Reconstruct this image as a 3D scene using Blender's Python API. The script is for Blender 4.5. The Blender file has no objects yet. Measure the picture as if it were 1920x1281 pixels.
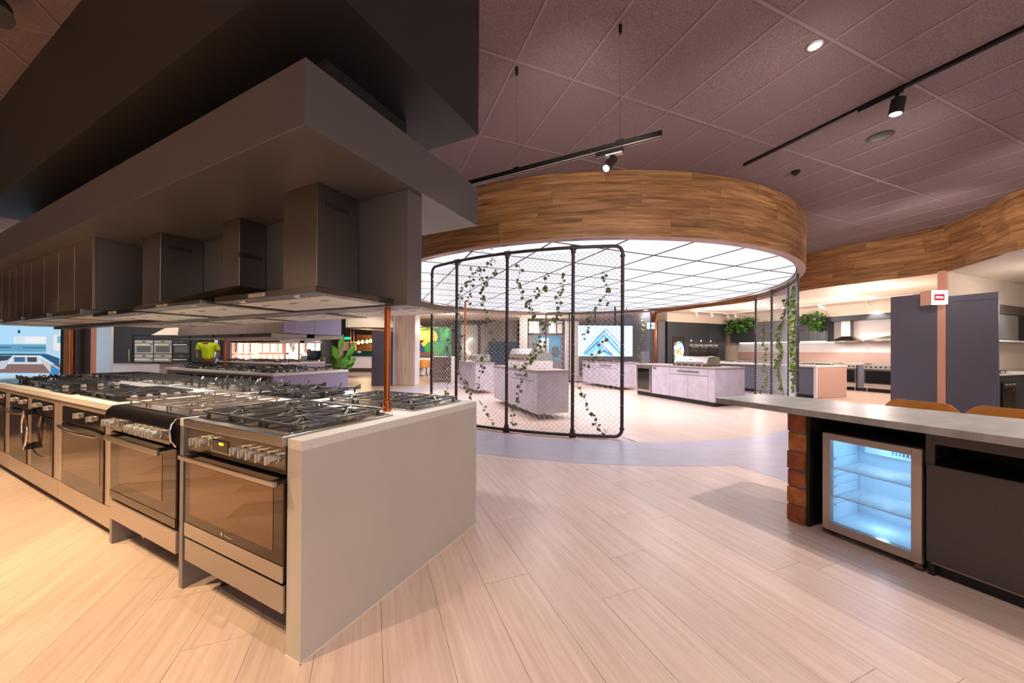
import bpy, bmesh, math, random
from mathutils import Vector, Matrix
random.seed(7)
PI = math.pi
S = bpy.context.scene
COL = S.collection
# ---------------------------------------------------------------- camera
W0, H0 = 1920.0, 1281.0
FPX, SHY, PITCH, ROLL, EYE = 669.2, 14.2, math.radians(.26), math.radians(.34), 1.30
_cp, _sp, _cr, _sr = math.cos(PITCH), math.sin(PITCH), math.cos(ROLL), math.sin(ROLL)
_R = Matrix(((_cr, -_sr, 0), (_sr, _cr, 0), (0, 0, 1))) @ Matrix(((1, 0, 0), (0, _cp, _sp), (0, -_sp, _cp))) @ Matrix(((1, 0, 0), (0, 0, -1), (0, 1, 0)))
_cam = bpy.data.cameras.new('camera')
_cam.sensor_width = 36.0
_cam.sensor_fit = 'HORIZONTAL'
_cam.lens = FPX * 36.0 / W0
_cam.shift_y = SHY / W0
_cam.clip_start, _cam.clip_end = .05, 200
CAM = bpy.data.objects.new('camera', _cam)
COL.objects.link(CAM)
_m = Matrix((_R[0], -_R[1], -_R[2])).transposed().to_4x4()
_m.translation = (0, 0, EYE)
CAM.matrix_world = _m
S.camera = CAM

# ---------------------------------------------------------------- world, exposure, room lamps, added fill lamps
S.view_settings.view_transform = 'Standard'
S.view_settings.look = 'None'
S.view_settings.gamma = 1.0
S.view_settings.use_curve_mapping = False
S.view_settings.exposure = EXPOSURE = 1.0
wd = bpy.data.worlds.new('world'); S.world = wd; wd.use_nodes = True
wd.node_tree.nodes['Background'].inputs[0].default_value = (1.0, .93, .88, 1)
wd.node_tree.nodes['Background'].inputs[1].default_value = .62
S.cycles.caustics_reflective = False
S.cycles.caustics_refractive = False
S.cycles.sample_clamp_indirect = 6.0
S.cycles.max_bounces = 8
S.cycles.use_denoising = True

def B1F(u, v): r = math.radians(63.26); return (-.865 + u * math.cos(r) - v * math.sin(r), 1.476 + u * math.sin(r) + v * math.cos(r))
def spot(loc, to, power, color=(1, .87, .72), size=70, blend=.6, r=.04):
    l = bpy.data.lights.new('spot_lamp', 'SPOT'); l.energy = power; l.color = color
    l.spot_size = math.radians(size); l.spot_blend = blend; l.shadow_soft_size = r
    o = bpy.data.objects.new('spot_lamp', l); COL.objects.link(o); o.location = loc
    o.rotation_euler = (Vector(to) - Vector(loc)).to_track_quat('-Z', 'Y').to_euler()
    return o
def point(loc, power, color=(1, .9, .8), r=.08):
    l = bpy.data.lights.new('point_lamp', 'POINT'); l.energy = power; l.color = color; l.shadow_soft_size = r
    o = bpy.data.objects.new('point_lamp', l); COL.objects.link(o); o.location = loc
    return o
WARM, NEUT, COOL = (1, .73, .41), (1, .89, .83), (.86, .9, 1)
# warm track spots over the aisle left of the cooking island
for x, y, tx, ty, p in ((-2.6, .3, -2.2, 1.0, 200), (-3.9, 1.2, -3.1, 1.6, 330), (-5.2, 2.4, -4.4, 2.3, 370), (-7.4, 3.2, -6.4, 3.3, 330), (-1.6, -.6, -1.3, .4, 70)):
    spot((x, y, 3.8), (tx, ty, 0), p, WARM, 62, .7)
# neutral downlights over the open floor (some are behind the camera)
for x, y, p in ((.6, .6, 90), (2.58, 3.05, 130), (1.2, -1.2, 140), (3.6, .2, 130), (-.4, -2.0, 120), (4.6, 2.4, 130)):
    spot((x, y, 3.88), (x, y + .01, 0), p, NEUT, 100, .8)
# added spots without fittings, brightening the timber of the round bulkhead and fascia
for x, y, tx, ty, p in ((-1.6, 3.2, -1.2, 6.0, 34), (.6, 2.0, .5, 5.2, 46), (2.6, 1.8, 2.4, 5.15, 46), (4.6, 2.8, 4.4, 5.9, 44), (6.8, 5.6, 6.1, 7.4, 26), (6.2, 5.2, 8.7, 7.6, 60), (5.8, 3.4, 8.2, 6.0, 50)):
    spot((x, y, 3.15), (tx, ty, 3.3), p * 1.15, NEUT, 84, 1.0, .1)
# added spots: lift the boards left of the camera for reflections, and the second island
for v in (.5, 2.5, 4.5, 6.5): q = B1F(-3.4, v); w = B1F(-4.45, v); spot((*q, 3.8), (*w, 1.9), 150, NEUT, 90, .9, .1)
for v in (5.0, 6.2, 7.4): q = B1F(1.78, v); w = B1F(2.51, v + .1); spot((*q, 2.85), (*w, 1.85), 42, NEUT, 110, .9)
# added point lamps without fittings, filling the display kitchens and far areas
for x, y, p in ((9.4, 9.2, 34), (10.9, 8.0, 20), (9.2, 13.2, 46), (10.4, 11.2, 26), (7.6, 13.6, 36), (10.3, 6.3, 26), (-3.2, 15.6, 60), (1.6, 17.3, 50), (-7.5, 10.4, 60), (-11, 9.6, 50)):
    point((x, y, 2.25 if x > -5 else 3.5), p, NEUT, .12)
# added spots under the luminous ceiling, making up for its dimmed panels
for i in range(4):
    for j in range(4):
        x, y = 1.79 - 3.3 + 2.2 * i, 10.35 - 3.3 + 2.2 * j
        spot((x, y, 2.94), (x, y + .01, 0), 170, (.98, .94, 1), 150, 1.0, .25)

# ---------------------------------------------------------------- measuring helpers (photo pixel -> point of the place)
def ray(px, py):
    return _R.transposed() @ Vector(((px - 960) / FPX, (py - 640.5 - SHY) / FPX, 1))
def G(px, py, z=0.0):                       # on the level z
    d = ray(px, py); t = (z - EYE) / d.z
    return Vector((d.x * t, d.y * t, z))
def at(px, py, Y):                          # at the depth Y
    d = ray(px, py); t = Y / d.y
    return Vector((d.x * t, Y, EYE + d.z * t))
def on_wall(px, py, p, n):                  # on an upright plane
    d = ray(px, py); t = (p[0] * n[0] + p[1] * n[1]) / (d.x * n[0] + d.y * n[1])
    return Vector((d.x * t, d.y * t, EYE + d.z * t))
class Frame:
    def __init__(s, ox, oy, deg): s.o = (ox, oy); s.rz = math.radians(deg); s.c, s.s = math.cos(s.rz), math.sin(s.rz)
    def p(s, u, v, z=0.0): return Vector((s.o[0] + u * s.c - v * s.s, s.o[1] + u * s.s + v * s.c, z))
    def inv(s, x, y): x -= s.o[0]; y -= s.o[1]; return (x * s.c + y * s.s, -x * s.s + y * s.c)
    def X(s): return (s.c, s.s)
    def Y(s): return (-s.s, s.c)
B1 = Frame(-.865, 1.476, 63.26)             # cooking island, u across, v along to the left
GR = Frame(0, 0, 21.54)                     # ceiling grid of the room
CT = Frame(2.439, 2.104, -66.5)             # bar counter, u along to the right, v to the back
FC, FR = (1.93, 10.1), 4.80                 # circle of the wire screens
RC, RR = (1.79, 10.35), 5.20                # circle of the timber bulkhead

# ---------------------------------------------------------------- materials
def lin(c):
    return tuple((x / 255 / 12.92) if x / 255 <= .04045 else ((x / 255 + .055) / 1.055) ** 2.4 for x in c[:3]) + (1,)
class NT:
    def __init__(s, m): s.t = m.node_tree; s.b = s.t.nodes['Principled BSDF']
    def n(s, typ, **kw):
        x = s.t.nodes.new(typ)
        for k, v in kw.items():
            if k.startswith('i_'): x.inputs[k[2:].replace('_', ' ')].default_value = v
            else: setattr(x, k, v)
        return x
    def l(s, a, b): s.t.links.new(a, b)
def M(name, col, rough=.5, metal=0.0, emit=0, noise=None, bump=None, coat=0, spec=.5, aniso=0):
    m = bpy.data.materials.new(name); m.use_nodes = True; t = NT(m); b = t.b
    b.inputs['Base Color'].default_value = lin(col); b.inputs['Roughness'].default_value = rough
    b.inputs['Metallic'].default_value = metal; b.inputs['Specular IOR Level'].default_value = spec
    b.inputs['Coat Weight'].default_value = coat; b.inputs['Anisotropic'].default_value = aniso
    if emit: b.inputs['Emission Color'].default_value = lin(col); b.inputs['Emission Strength'].default_value = emit
    if noise:                               # (scale, second colour, (sx,sy,sz))
        sc, c2, st = noise
        tc = t.n('ShaderNodeTexCoord'); mp = t.n('ShaderNodeMapping'); mp.inputs['Scale'].default_value = st
        oi = t.n('ShaderNodeObjectInfo'); ad = t.n('ShaderNodeVectorMath', operation='ADD')
        cmb = t.n('ShaderNodeMath', operation='MULTIPLY'); cmb.inputs[1].default_value = 40
        t.l(oi.outputs['Random'], cmb.inputs[0]); t.l(tc.outputs['Object'], ad.inputs[0]); t.l(cmb.outputs[0], ad.inputs[1])
        nz = t.n('ShaderNodeTexNoise'); nz.inputs['Scale'].default_value = sc; nz.inputs['Detail'].default_value = 5
        mx = t.n('ShaderNodeMix', data_type='RGBA'); mx.inputs[6].default_value = lin(col); mx.inputs[7].default_value = lin(c2)
        rp = t.n('ShaderNodeMapRange'); rp.inputs[1].default_value = .3; rp.inputs[2].default_value = .7
        t.l(ad.outputs[0], mp.inputs[0]); t.l(mp.outputs[0], nz.inputs['Vector']); t.l(nz.outputs[0], rp.inputs[0])
        t.l(rp.outputs[0], mx.inputs[0]); t.l(mx.outputs[2], b.inputs['Base Color'])
        if bump:
            bp = t.n('ShaderNodeBump'); bp.inputs['Strength'].default_value = bump; bp.inputs['Distance'].default_value = .004
            t.l(nz.outputs[0], bp.inputs['Height']); t.l(bp.outputs[0], b.inputs['Normal'])
    return m
def wood(name, c1, c2, c3, stretch, scale=3.0, rough=.45, uv=False, vary=.25):
    """timber grain: streaks along one axis, each piece with its own offset and tone"""
    m = bpy.data.materials.new(name); m.use_nodes = True; t = NT(m); b = t.b
    tc = t.n('ShaderNodeTexCoord'); oi = t.n('ShaderNodeObjectInfo')
    k = t.n('ShaderNodeMath', operation='MULTIPLY'); k.inputs[1].default_value = 37
    ad = t.n('ShaderNodeVectorMath', operation='ADD'); mp = t.n('ShaderNodeMapping'); mp.inputs['Scale'].default_value = stretch
    t.l(oi.outputs['Random'], k.inputs[0]); t.l(tc.outputs['UV' if uv else 'Object'], ad.inputs[0]); t.l(k.outputs[0], ad.inputs[1]); t.l(ad.outputs[0], mp.inputs[0])
    nz = t.n('ShaderNodeTexNoise'); nz.inputs['Scale'].default_value = scale; nz.inputs['Detail'].default_value = 8; nz.inputs['Roughness'].default_value = .62; nz.inputs['Distortion'].default_value = .6
    t.l(mp.outputs[0], nz.inputs['Vector'])
    cr = t.n('ShaderNodeValToRGB'); e = cr.color_ramp.elements
    e[0].position, e[0].color = .32, lin(c1); e[1].position, e[1].color = .7, lin(c3)
    q = cr.color_ramp.elements.new(.52); q.color = lin(c2)
    t.l(nz.outputs[0], cr.inputs[0])
    hv = t.n('ShaderNodeHueSaturation'); mr = t.n('ShaderNodeMapRange'); mr.inputs[3].default_value = 1 - vary; mr.inputs[4].default_value = 1 + vary
    t.l(oi.outputs['Random'], mr.inputs[0]); t.l(mr.outputs[0], hv.inputs['Value']); t.l(cr.outputs[0], hv.inputs['Color'])
    t.l(hv.outputs[0], b.inputs['Base Color'])
    b.inputs['Roughness'].default_value = rough
    bp = t.n('ShaderNodeBump'); bp.inputs['Strength'].default_value = .08; bp.inputs['Distance'].default_value = .002
    t.l(nz.outputs[0], bp.inputs['Height']); t.l(bp.outputs[0], b.inputs['Normal'])
    return m
def glass(name, tint=(255, 255, 255), mirror=.08, rough=.02):
    m = bpy.data.materials.new(name); m.use_nodes = True; t = NT(m)
    tr = t.n('ShaderNodeBsdfTransparent'); tr.inputs[0].default_value = lin(tint)
    gl = t.n('ShaderNodeBsdfGlossy'); gl.inputs['Roughness'].default_value = rough
    lw = t.n('ShaderNodeLayerWeight'); lw.inputs[0].default_value = .3
    mx = t.n('ShaderNodeMixShader'); mr = t.n('ShaderNodeMapRange'); mr.inputs[3].default_value = mirror; mr.inputs[4].default_value = .6
    t.l(lw.outputs['Fresnel'], mr.inputs[0]); t.l(mr.outputs[0], mx.inputs[0]); t.l(tr.outputs[0], mx.inputs[1]); t.l(gl.outputs[0], mx.inputs[2])
    t.l(mx.outputs[0], t.t.nodes['Material Output'].inputs[0])
    return m
K = dict(
    white=M('white_stone', (226, 221, 214), .28, noise=(60, (214, 209, 203), (1, 1, 1))),
    taupe=M('taupe_laminate', (196, 188, 180), .42, noise=(3, (190, 182, 174), (1, 1, 1))),
    taupe_d=M('taupe_edge', (112, 106, 98), .45),
    front=M('champagne_front', (176, 156, 142), .3, .35),
    gable=M('grey_gable', (128, 122, 122), .42),
    bronze=M('bronze_laminate', (108, 104, 104), .34, .25),
    char=M('charcoal_paint', (46, 43, 44), .5),
    steel=M('brushed_steel', (176, 170, 164), .26, 1.0, aniso=.5),
    steel_d=M('dark_steel', (120, 112, 106), .24, 1.0, aniso=.5),
    steel_m=M('polished_steel', (200, 196, 190), .1, 1.0),
    hood=M('hood_steel', (140, 132, 124), .3, 1.0, aniso=.6),
    filt=M('filter_mesh', (238, 231, 218), .4, .3, noise=(90, (206, 198, 186), (1, 1, 1))),
    black=M('black_enamel', (22, 20, 20), .22),
    matt=M('matt_black', (24, 23, 24), .55),
    iron=M('cast_iron', (104, 102, 102), .3, .7),
    alu=M('burner_alloy', (190, 180, 165), .35, .9),
    knob=M('knob_steel', (214, 208, 200), .3, .85),
    oveng=M('oven_glass', (78, 66, 56), .05, .92),
    ovenw=M('oven_window', (116, 94, 74), .07, .9),
    blackg=M('black_glass', (16, 16, 18), .04, spec=.9),
    copper=M('copper_pipe', (196, 112, 62), .25, 1.0, noise=(4, (168, 88, 46), (1, 1, .2))),
    copperp=M('copper_panel', (238, 176, 148), .38, .35),
    orange_led=M('orange_led', (255, 140, 30), .5, emit=2.0),
    pipe=M('dark_pipe', (74, 68, 72), .4, .5),
    wire=M('galvanised_wire', (196, 190, 194), .45, .3),
    leaf=M('ivy_leaf', (80, 100, 46), .5, noise=(8, (132, 152, 66), (1, 1, 1))),
    leaf2=M('bright_leaf', (84, 140, 40), .45, noise=(5, (44, 92, 24), (1, 1, 1))),
    stem=M('vine_stem', (62, 54, 38), .7),
    lav=M('lavender_panel', (158, 147, 172), .45),
    brownp=M('brown_laminate', (146, 126, 116), .3, .2),
    navy=M('navy_panel', (104, 100, 114), .5, noise=(90, (96, 92, 106), (1, 1, 1))),
    darkc=M('dark_cabinet', (50, 52, 56), .42),
    conc=M('concrete_laminate', (190, 181, 192), .5, noise=(5, (172, 163, 176), (1, 1, 1))),
    conctop=M('concrete_top', (166, 164, 160), .34, noise=(4, (136, 135, 132), (3, .8, 1)), bump=.03),
    stonet=M('stone_bench', (152, 134, 128), .35),
    cream=M('cream_paint', (222, 206, 188), .6),
    whitep=M('white_paint', (224, 216, 214), .55),
    pinkp=M('pink_panel', (184, 152, 142), .45),
    brown=M('brown_panel', (66, 56, 52), .45),
    brick=M('brick_clay', (166, 92, 52), .8, noise=(14, (118, 58, 34), (1, 1, 1)), bump=.4),
    brick2=M('brick_tan', (190, 118, 62), .8, noise=(14, (140, 80, 42), (1, 1, 1)), bump=.4),
    mortar=M('mortar', (120, 108, 96), .9),
    liner=M('fridge_liner', (222, 238, 250), .4),
    gask=M('fridge_frame', (172, 158, 148), .32, .55),
    shelfw=M('shelf_wire', (236, 244, 250), .35),
    gpane=glass('clear_pane', (236, 246, 252), .02),
    kraft=M('tan_ply', (196, 134, 62), .42, noise=(3, (172, 112, 48), (1, 8, 1))),
    skin=M('skin', (176, 122, 96), .5), skin_d=M('dark_skin', (112, 74, 56), .5), hair=M('hair', (26, 22, 20), .7),
    hivis=M('hivis_shirt', (206, 232, 20), .7), trous=M('dark_trousers', (52, 48, 46), .8), greyshirt=M('grey_shirt', (150, 160, 172), .8),
    red=M('sign_red', (206, 40, 60), .5, emit=.2), sign_w=M('sign_white', (255, 255, 255), .5, emit=.55),
    signb=M('sign_blue', (40, 130, 180), .5, emit=.5), led_w=M('led_white', (255, 250, 244), .5, emit=5), lampc=M('lamp_lens', (255, 244, 226), .5, emit=7),
    bulb=M('bulb', (255, 206, 120), .5, emit=6), exitg=M('exit_green', (20, 160, 120), .5, emit=.8), bracket=M('white_bracket', (232, 226, 222), .4),
    green=M('green_metal', (24, 70, 62), .35, .3), pot=M('clay_pot', (60, 52, 50), .6), trunk=M('trunk', (90, 74, 50), .8),
    blackscreen=M('screen_off', (14, 15, 18), .12), felt=M('grey_stone_wall', (150, 144, 138), .8),
)
K['plank'] = wood('oak_plank', (193, 165, 152), (206, 179, 167), (216, 190, 178), (16, .8, 16), 2.4, .36, vary=.05)
K['ringwood'] = wood('ring_timber', (110, 72, 42), (164, 118, 74), (196, 150, 100), (.55, 8, 1), 2.2, .42, uv=True, vary=.16)
K['palewood'] = wood('pale_timber', (196, 168, 148), (214, 190, 170), (226, 206, 188), (9, 9, .5), 2.0, .5, vary=.08)
K['darkwood'] = wood('walnut_timber', (70, 42, 20), (110, 70, 36), (140, 94, 50), (.6, .6, 9), 2.0, .45, vary=.2)
# ---------------------------------------------------------------- mesh builder
class MB:
    def __init__(s): s.v = []; s.f = []; s.uv = None
    def add(s, vs, fs):
        n = len(s.v); s.v += [tuple(v) for v in vs]; s.f += [tuple(i + n for i in f) for f in fs]; return s
    def box(s, x0, y0, z0, x1, y1, z1):
        return s.add([(x, y, z) for z in (z0, z1) for y in (y0, y1) for x in (x0, x1)],
                     [(0, 2, 3, 1), (4, 5, 7, 6), (0, 1, 5, 4), (2, 6, 7, 3), (0, 4, 6, 2), (1, 3, 7, 5)])
    def bar(s, a, b, w, h, up=(0, 0, 1)):   # a box from a to b
        a, b = Vector(a), Vector(b); d = (b - a).normalized(); x = d.cross(Vector(up))
        if x.length < 1e-4: x = d.cross(Vector((1, 0, 0)))
        x.normalize(); y = x.cross(d); x *= w / 2; y *= h / 2
        return s.add([a - x - y, a + x - y, a + x + y, a - x + y, b - x - y, b + x - y, b + x + y, b - x + y],
                     [(3, 2, 1, 0), (4, 5, 6, 7), (0, 1, 5, 4), (1, 2, 6, 5), (2, 3, 7, 6), (3, 0, 4, 7)])
    def prism(s, poly, z0, z1):
        n = len(poly)
        return s.add([(x, y, z0) for x, y in poly] + [(x, y, z1) for x, y in poly],
                     [tuple(range(n))[::-1], tuple(range(n, 2 * n))] + [(i, (i + 1) % n, n + (i + 1) % n, n + i) for i in range(n)])
    def extr(s, poly, y0, y1):              # profile (x, z) pulled along y
        n = len(poly)
        return s.add([(x, y0, z) for x, z in poly] + [(x, y1, z) for x, z in poly],
                     [tuple(range(n)), tuple(range(n, 2 * n))[::-1]] + [(i, n + i, n + (i + 1) % n, (i + 1) % n) for i in range(n)])
    def frustum(s, a, za, b, zb):           # rect (x0,y0,x1,y1) at za to rect at zb
        f = lambda r, z: [(r[0], r[1], z), (r[2], r[1], z), (r[2], r[3], z), (r[0], r[3], z)]
        return s.add(f(a, za) + f(b, zb), [(3, 2, 1, 0), (4, 5, 6, 7), (0, 1, 5, 4), (1, 2, 6, 5), (2, 3, 7, 6), (3, 0, 4, 7)])
    def tube(s, path, r, n=8, caps=True, r2=None, closed=False):
        P = [Vector(p) for p in path]; m = len(P); base = len(s.v); pn = None
        for i, p in enumerate(P):
            d = (P[(i + 1) % m] - P[i - 1]) if closed else (P[min(i + 1, m - 1)] - P[max(i - 1, 0)])
            if d.length < 1e-9: d = Vector((0, 0, 1))
            d.normalize()
            if pn is None:
                x = d.orthogonal().normalized()
            else:
                x = (pn - d * pn.dot(d))
                x = x.normalized() if x.length > 1e-6 else d.orthogonal().normalized()
            pn = x; y = d.cross(x); rr = r if r2 is None else r + (r2 - r) * i / max(m - 1, 1)
            for k in range(n):
                a = 2 * PI * k / n; s.v.append(tuple(p + (x * math.cos(a) + y * math.sin(a)) * rr))
        for i in range(m if closed else m - 1):
            j = (i + 1) % m
            for k in range(n):
                q = (k + 1) % n; s.f.append((base + i * n + k, base + i * n + q, base + j * n + q, base + j * n + k))
        if caps and not closed:
            s.f.append(tuple(base + k for k in range(n))[::-1]); s.f.append(tuple(base + (m - 1) * n + k for k in range(n)))
        return s
    def cyl(s, a, b, r, n=16, r2=None): return s.tube([a, b], r, n, True, r2)
    def lathe(s, prof, n=20, o=(0, 0, 0), ax=(0, 0, 1)):   # prof (radius, height)
        ax = Vector(ax).normalized(); x = ax.orthogonal().normalized(); y = ax.cross(x); o = Vector(o); base = len(s.v); m = len(prof)
        for r, h in prof:
            for k in range(n):
                a = 2 * PI * k / n; s.v.append(tuple(o + ax * h + (x * math.cos(a) + y * math.sin(a)) * max(r, 1e-5)))
        for i in range(m - 1):
            for k in range(n):
                q = (k + 1) % n; s.f.append((base + i * n + k, base + i * n + q, base + (i + 1) * n + q, base + (i + 1) * n + k))
        s.f.append(tuple(base + k for k in range(n))[::-1]); s.f.append(tuple(base + (m - 1) * n + k for k in range(n)))
        return s
def rrect(x0, y0, x1, y1, r, n=4):
    o = []
    for cx, cy, a0 in ((x1 - r, y0 + r, -PI / 2), (x1 - r, y1 - r, 0), (x0 + r, y1 - r, PI / 2), (x0 + r, y0 + r, PI)):
        for k in range(n + 1):
            a = a0 + PI / 2 * k / n; o.append((cx + r * math.cos(a), cy + r * math.sin(a)))
    return o
def mesh_of(name, mb, mat, smooth=True):
    me = bpy.data.meshes.new(name); me.from_pydata(mb.v, [], mb.f); me.validate()
    bm = bmesh.new(); bm.from_mesh(me); bmesh.ops.recalc_face_normals(bm, faces=bm.faces); bm.to_mesh(me); bm.free()
    if smooth:
        me.shade_smooth(); me.set_sharp_from_angle(angle=math.radians(35))
    if mat: me.materials.append(K[mat] if isinstance(mat, str) else mat)
    return me
def obj(name, mb, mat, parent=None, bevel=0, smooth=True, kind=None, label=None, loc=None, rz=0):
    me = mb if isinstance(mb, bpy.types.Mesh) else mesh_of(name, mb, mat, smooth)
    o = bpy.data.objects.new(name, me); COL.objects.link(o)
    if parent: o.parent = parent
    if loc is not None: o.location = loc
    if rz: o.rotation_euler = (0, 0, rz)
    if bevel:
        b = o.modifiers.new('bevel', 'BEVEL'); b.width = bevel; b.segments = 2; b.limit_method = 'ANGLE'
    if kind: o['kind'] = kind
    if label: o['label'] = label
    return o
def thing(name, label, cat, loc=(0, 0, 0), rz=0, group=None):
    o = bpy.data.objects.new(name, None); COL.objects.link(o); o.location = loc; o.rotation_euler = (0, 0, rz)
    o.empty_display_size = .1; o['label'] = label; o['category'] = cat
    if group: o['group'] = group
    return o
def tag(o, label, cat, group=None):
    o['label'] = label; o['category'] = cat
    if group: o['group'] = group
    return o
def dup(root, loc, rz, label=None, group=None):
    r = root.copy(); COL.objects.link(r); r.location = loc; r.rotation_euler = (0, 0, rz)
    if label: r['label'] = label
    if group: r['group'] = group
    for ch in list(root.children):
        c = ch.copy(); COL.objects.link(c); c.parent = r
        for g in list(ch.children):
            d = g.copy(); COL.objects.link(d); d.parent = c
    return r
def struct(name, mb, mat, parent=None, **kw): return obj(name, mb, mat, parent, kind=None if parent else 'structure', **kw)
def text(name, body, size, mat, parent, loc, rot, depth=.001, bold=.0):
    c = bpy.data.curves.new(name, 'FONT'); c.body = body; c.size = size; c.extrude = depth; c.align_x = 'CENTER'; c.align_y = 'CENTER'; c.offset = bold
    c.resolution_u = 3
    o = bpy.data.objects.new(name, c); COL.objects.link(o)
    me = bpy.data.meshes.new_from_object(o.evaluated_get(bpy.context.evaluated_depsgraph_get()))
    bpy.data.objects.remove(o); me.materials.clear(); me.materials.append(K[mat])
    t = bpy.data.objects.new(name, me); COL.objects.link(t); t.parent = parent; t.location = loc; t.rotation_euler = rot
    return t
# ================================================================ the setting
def plank_floor_mat():
    m = bpy.data.materials.new('far_planks'); m.use_nodes = True; t = NT(m); b = t.b
    tc = t.n('ShaderNodeTexCoord'); mp = t.n('ShaderNodeMapping'); mp.inputs['Rotation'].default_value = (0, 0, -math.radians(21.54 + 90))
    bk = t.n('ShaderNodeTexBrick'); bk.inputs['Scale'].default_value = 1; bk.inputs['Brick Width'].default_value = 1.5; bk.inputs['Row Height'].default_value = .27
    bk.inputs['Mortar Size'].default_value = .002; bk.inputs['Color1'].default_value = lin((210, 182, 168)); bk.inputs['Color2'].default_value = lin((204, 174, 156)); bk.inputs['Mortar'].default_value = lin((150, 122, 106))
    t.l(tc.outputs['Object'], mp.inputs[0]); t.l(mp.outputs[0], bk.inputs['Vector'])
    m2 = t.n('ShaderNodeMapping'); m2.inputs['Scale'].default_value = (.8, 8, 1); nz = t.n('ShaderNodeTexNoise'); nz.inputs['Scale'].default_value = 2; nz.inputs['Detail'].default_value = 6
    t.l(mp.outputs[0], m2.inputs[0]); t.l(m2.outputs[0], nz.inputs['Vector'])
    mx = t.n('ShaderNodeMix', data_type='RGBA', blend_type='MULTIPLY'); mx.inputs[0].default_value = .35
    t.l(bk.outputs[0], mx.inputs[6]); t.l(nz.outputs[0], mx.inputs[7]); t.l(mx.outputs[2], b.inputs['Base Color']); b.inputs['Roughness'].default_value = .36
    return m
K['far_planks'] = plank_floor_mat()
K['band'] = M('grey_band', (172, 164, 177), .34, noise=(2.5, (160, 152, 166), (1, 3, 1)))
floor = struct('floor', MB().box(-34, -4, -.06, 26, 60, -.007), 'far_planks', smooth=False)
def px_of(p):
    c = _R @ (Vector(p) - Vector((0, 0, EYE)))
    return (960 + FPX * c.x / c.z, 640.5 + SHY + FPX * c.y / c.z) if c.z > .05 else (-9e9, 9e9)
pm = mesh_of('plank', MB().box(-.1341, -.7491, -.008, .1341, .7491, 0), 'plank', False)
joints = {0: 1.57 - 1.5, -1: 1.905, 1: 2.56, 2: 1.57, 3: 1.858, 4: 2.32}
joints = {-1: 1.905, 0: 2.56, 1: 1.57, 2: 1.858, 3: 2.32}
cand = []
rnd = random.Random(3)
for k in range(-30, 24):
    c0 = .865 + .27 * k; j = joints.get(k, rnd.uniform(0, 1.5))
    for i in range(-6, 10):
        d = j + 1.5 * i + .75; p = GR.p(c0 + .135, d)
        inview = False
        for s_ in (-.75, -.37, 0, .37, .75):
            q = GR.p(c0 + .135, d + s_); x, y = px_of(q)
            if -60 < x < 1980 and 660 < y < 1330: inview = True
        uv = B1.inv(p.x, p.y)
        if .6 < uv[0] < .76 and uv[1] > 1.2: continue
        if inview and math.hypot(p.x - 1.87, p.y - 9.95) > 5.1 and p.length < 7.5 and c0 < 3.85: cand.append((p.length, p))
cand.sort(key=lambda a: a[0])
for _, p in cand[:290]:
    obj('plank', pm, None, floor, loc=p, rz=GR.rz)
def ring_poly(c, r0, r1, z0, z1, a0=0, a1=2 * PI, n=128):
    mb = MB()
    for i in range(n):
        a, b = a0 + (a1 - a0) * i / n, a0 + (a1 - a0) * (i + 1) / n
        q = [(c[0] + r * math.cos(t), c[1] + r * math.sin(t)) for r, t in ((r0, a), (r1, a), (r1, b), (r0, b))]
        mb.prism(q, z0, z1)
    return mb
obj('grey_band', ring_poly((1.87, 9.95), 4.82, 5.9, -.008, .0015), 'band', floor, smooth=False)
fcg = GR.inv(1.87, 9.95)
arc = [(c, fcg[1] - math.sqrt(5.4 ** 2 - (c - fcg[0]) ** 2)) for c in (7.0, 6.6, 6.2, 5.8, 5.4, 5.0, 4.6, 4.2, 3.894)]
obj('grey_strip', MB().prism([tuple(GR.p(*q)[:2]) for q in [(3.894, -3), (7.0, -3)] + arc], -.008, .0018), 'band', floor, smooth=False)
# ---- dark tiled ceiling
ceil = struct('ceiling', MB().box(-32, -5, 3.945, 24, 34, 4.05), M('ceiling_paint', (138, 118, 119), .85), smooth=False)
K['tile'] = M('acoustic_tile', (162, 140, 142), .85, noise=(150, (104, 88, 88), (1, 1, 1)), bump=.25)
K['tbar'] = M('ceiling_bar', (150, 129, 131), .5)
g0 = GR.inv(*G(967.7, 115.6, 3.93)[:2]); 
tm = mesh_of('ceiling_tile', MB().box(-.288, -.588, 3.936, .288, .588, 3.95), 'tile', False)
cand = []
for i in range(-26, 26):
    for j in range(-8, 14):
        p = GR.p(g0[0] + .6 * i + .3, g0[1] + 1.2 * j + .6)
        ok = False
        for du in (-.29, .29):
            for dv in (-.59, 0, .59):
                q = GR.p(g0[0] + .6 * i + .3 + du, g0[1] + 1.2 * j + .6 + dv, 3.93); x, y = px_of(q)
                if -20 < x < 1940 and -20 < y < 480: ok = True
        if ok and math.hypot(p.x - RC[0], p.y - RC[1]) > RR - .6 and p.y < 13 and not (p.x > 9.3):
            cand.append((p.length, p))
cand.sort(key=lambda a: a[0])
for _, p in cand[:296]: obj('ceiling_tile', tm, None, ceil, loc=p, rz=GR.rz)
bl = mesh_of('grid_bar', MB().box(-.0115, -14, 3.93, .0115, 16, 3.948), 'tbar', False)
bs = mesh_of('grid_bar', MB().box(-18, -.0115, 3.929, 18, .0115, 3.948), 'tbar', False)
for i in range(-20, 22): obj('grid_bar', bl, None, ceil, loc=GR.p(g0[0] + .6 * i, 4), rz=GR.rz)
for j in range(-3, 10): obj('grid_bar', bs, None, ceil, loc=GR.p(2, g0[1] + 1.2 * j), rz=GR.rz)
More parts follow.
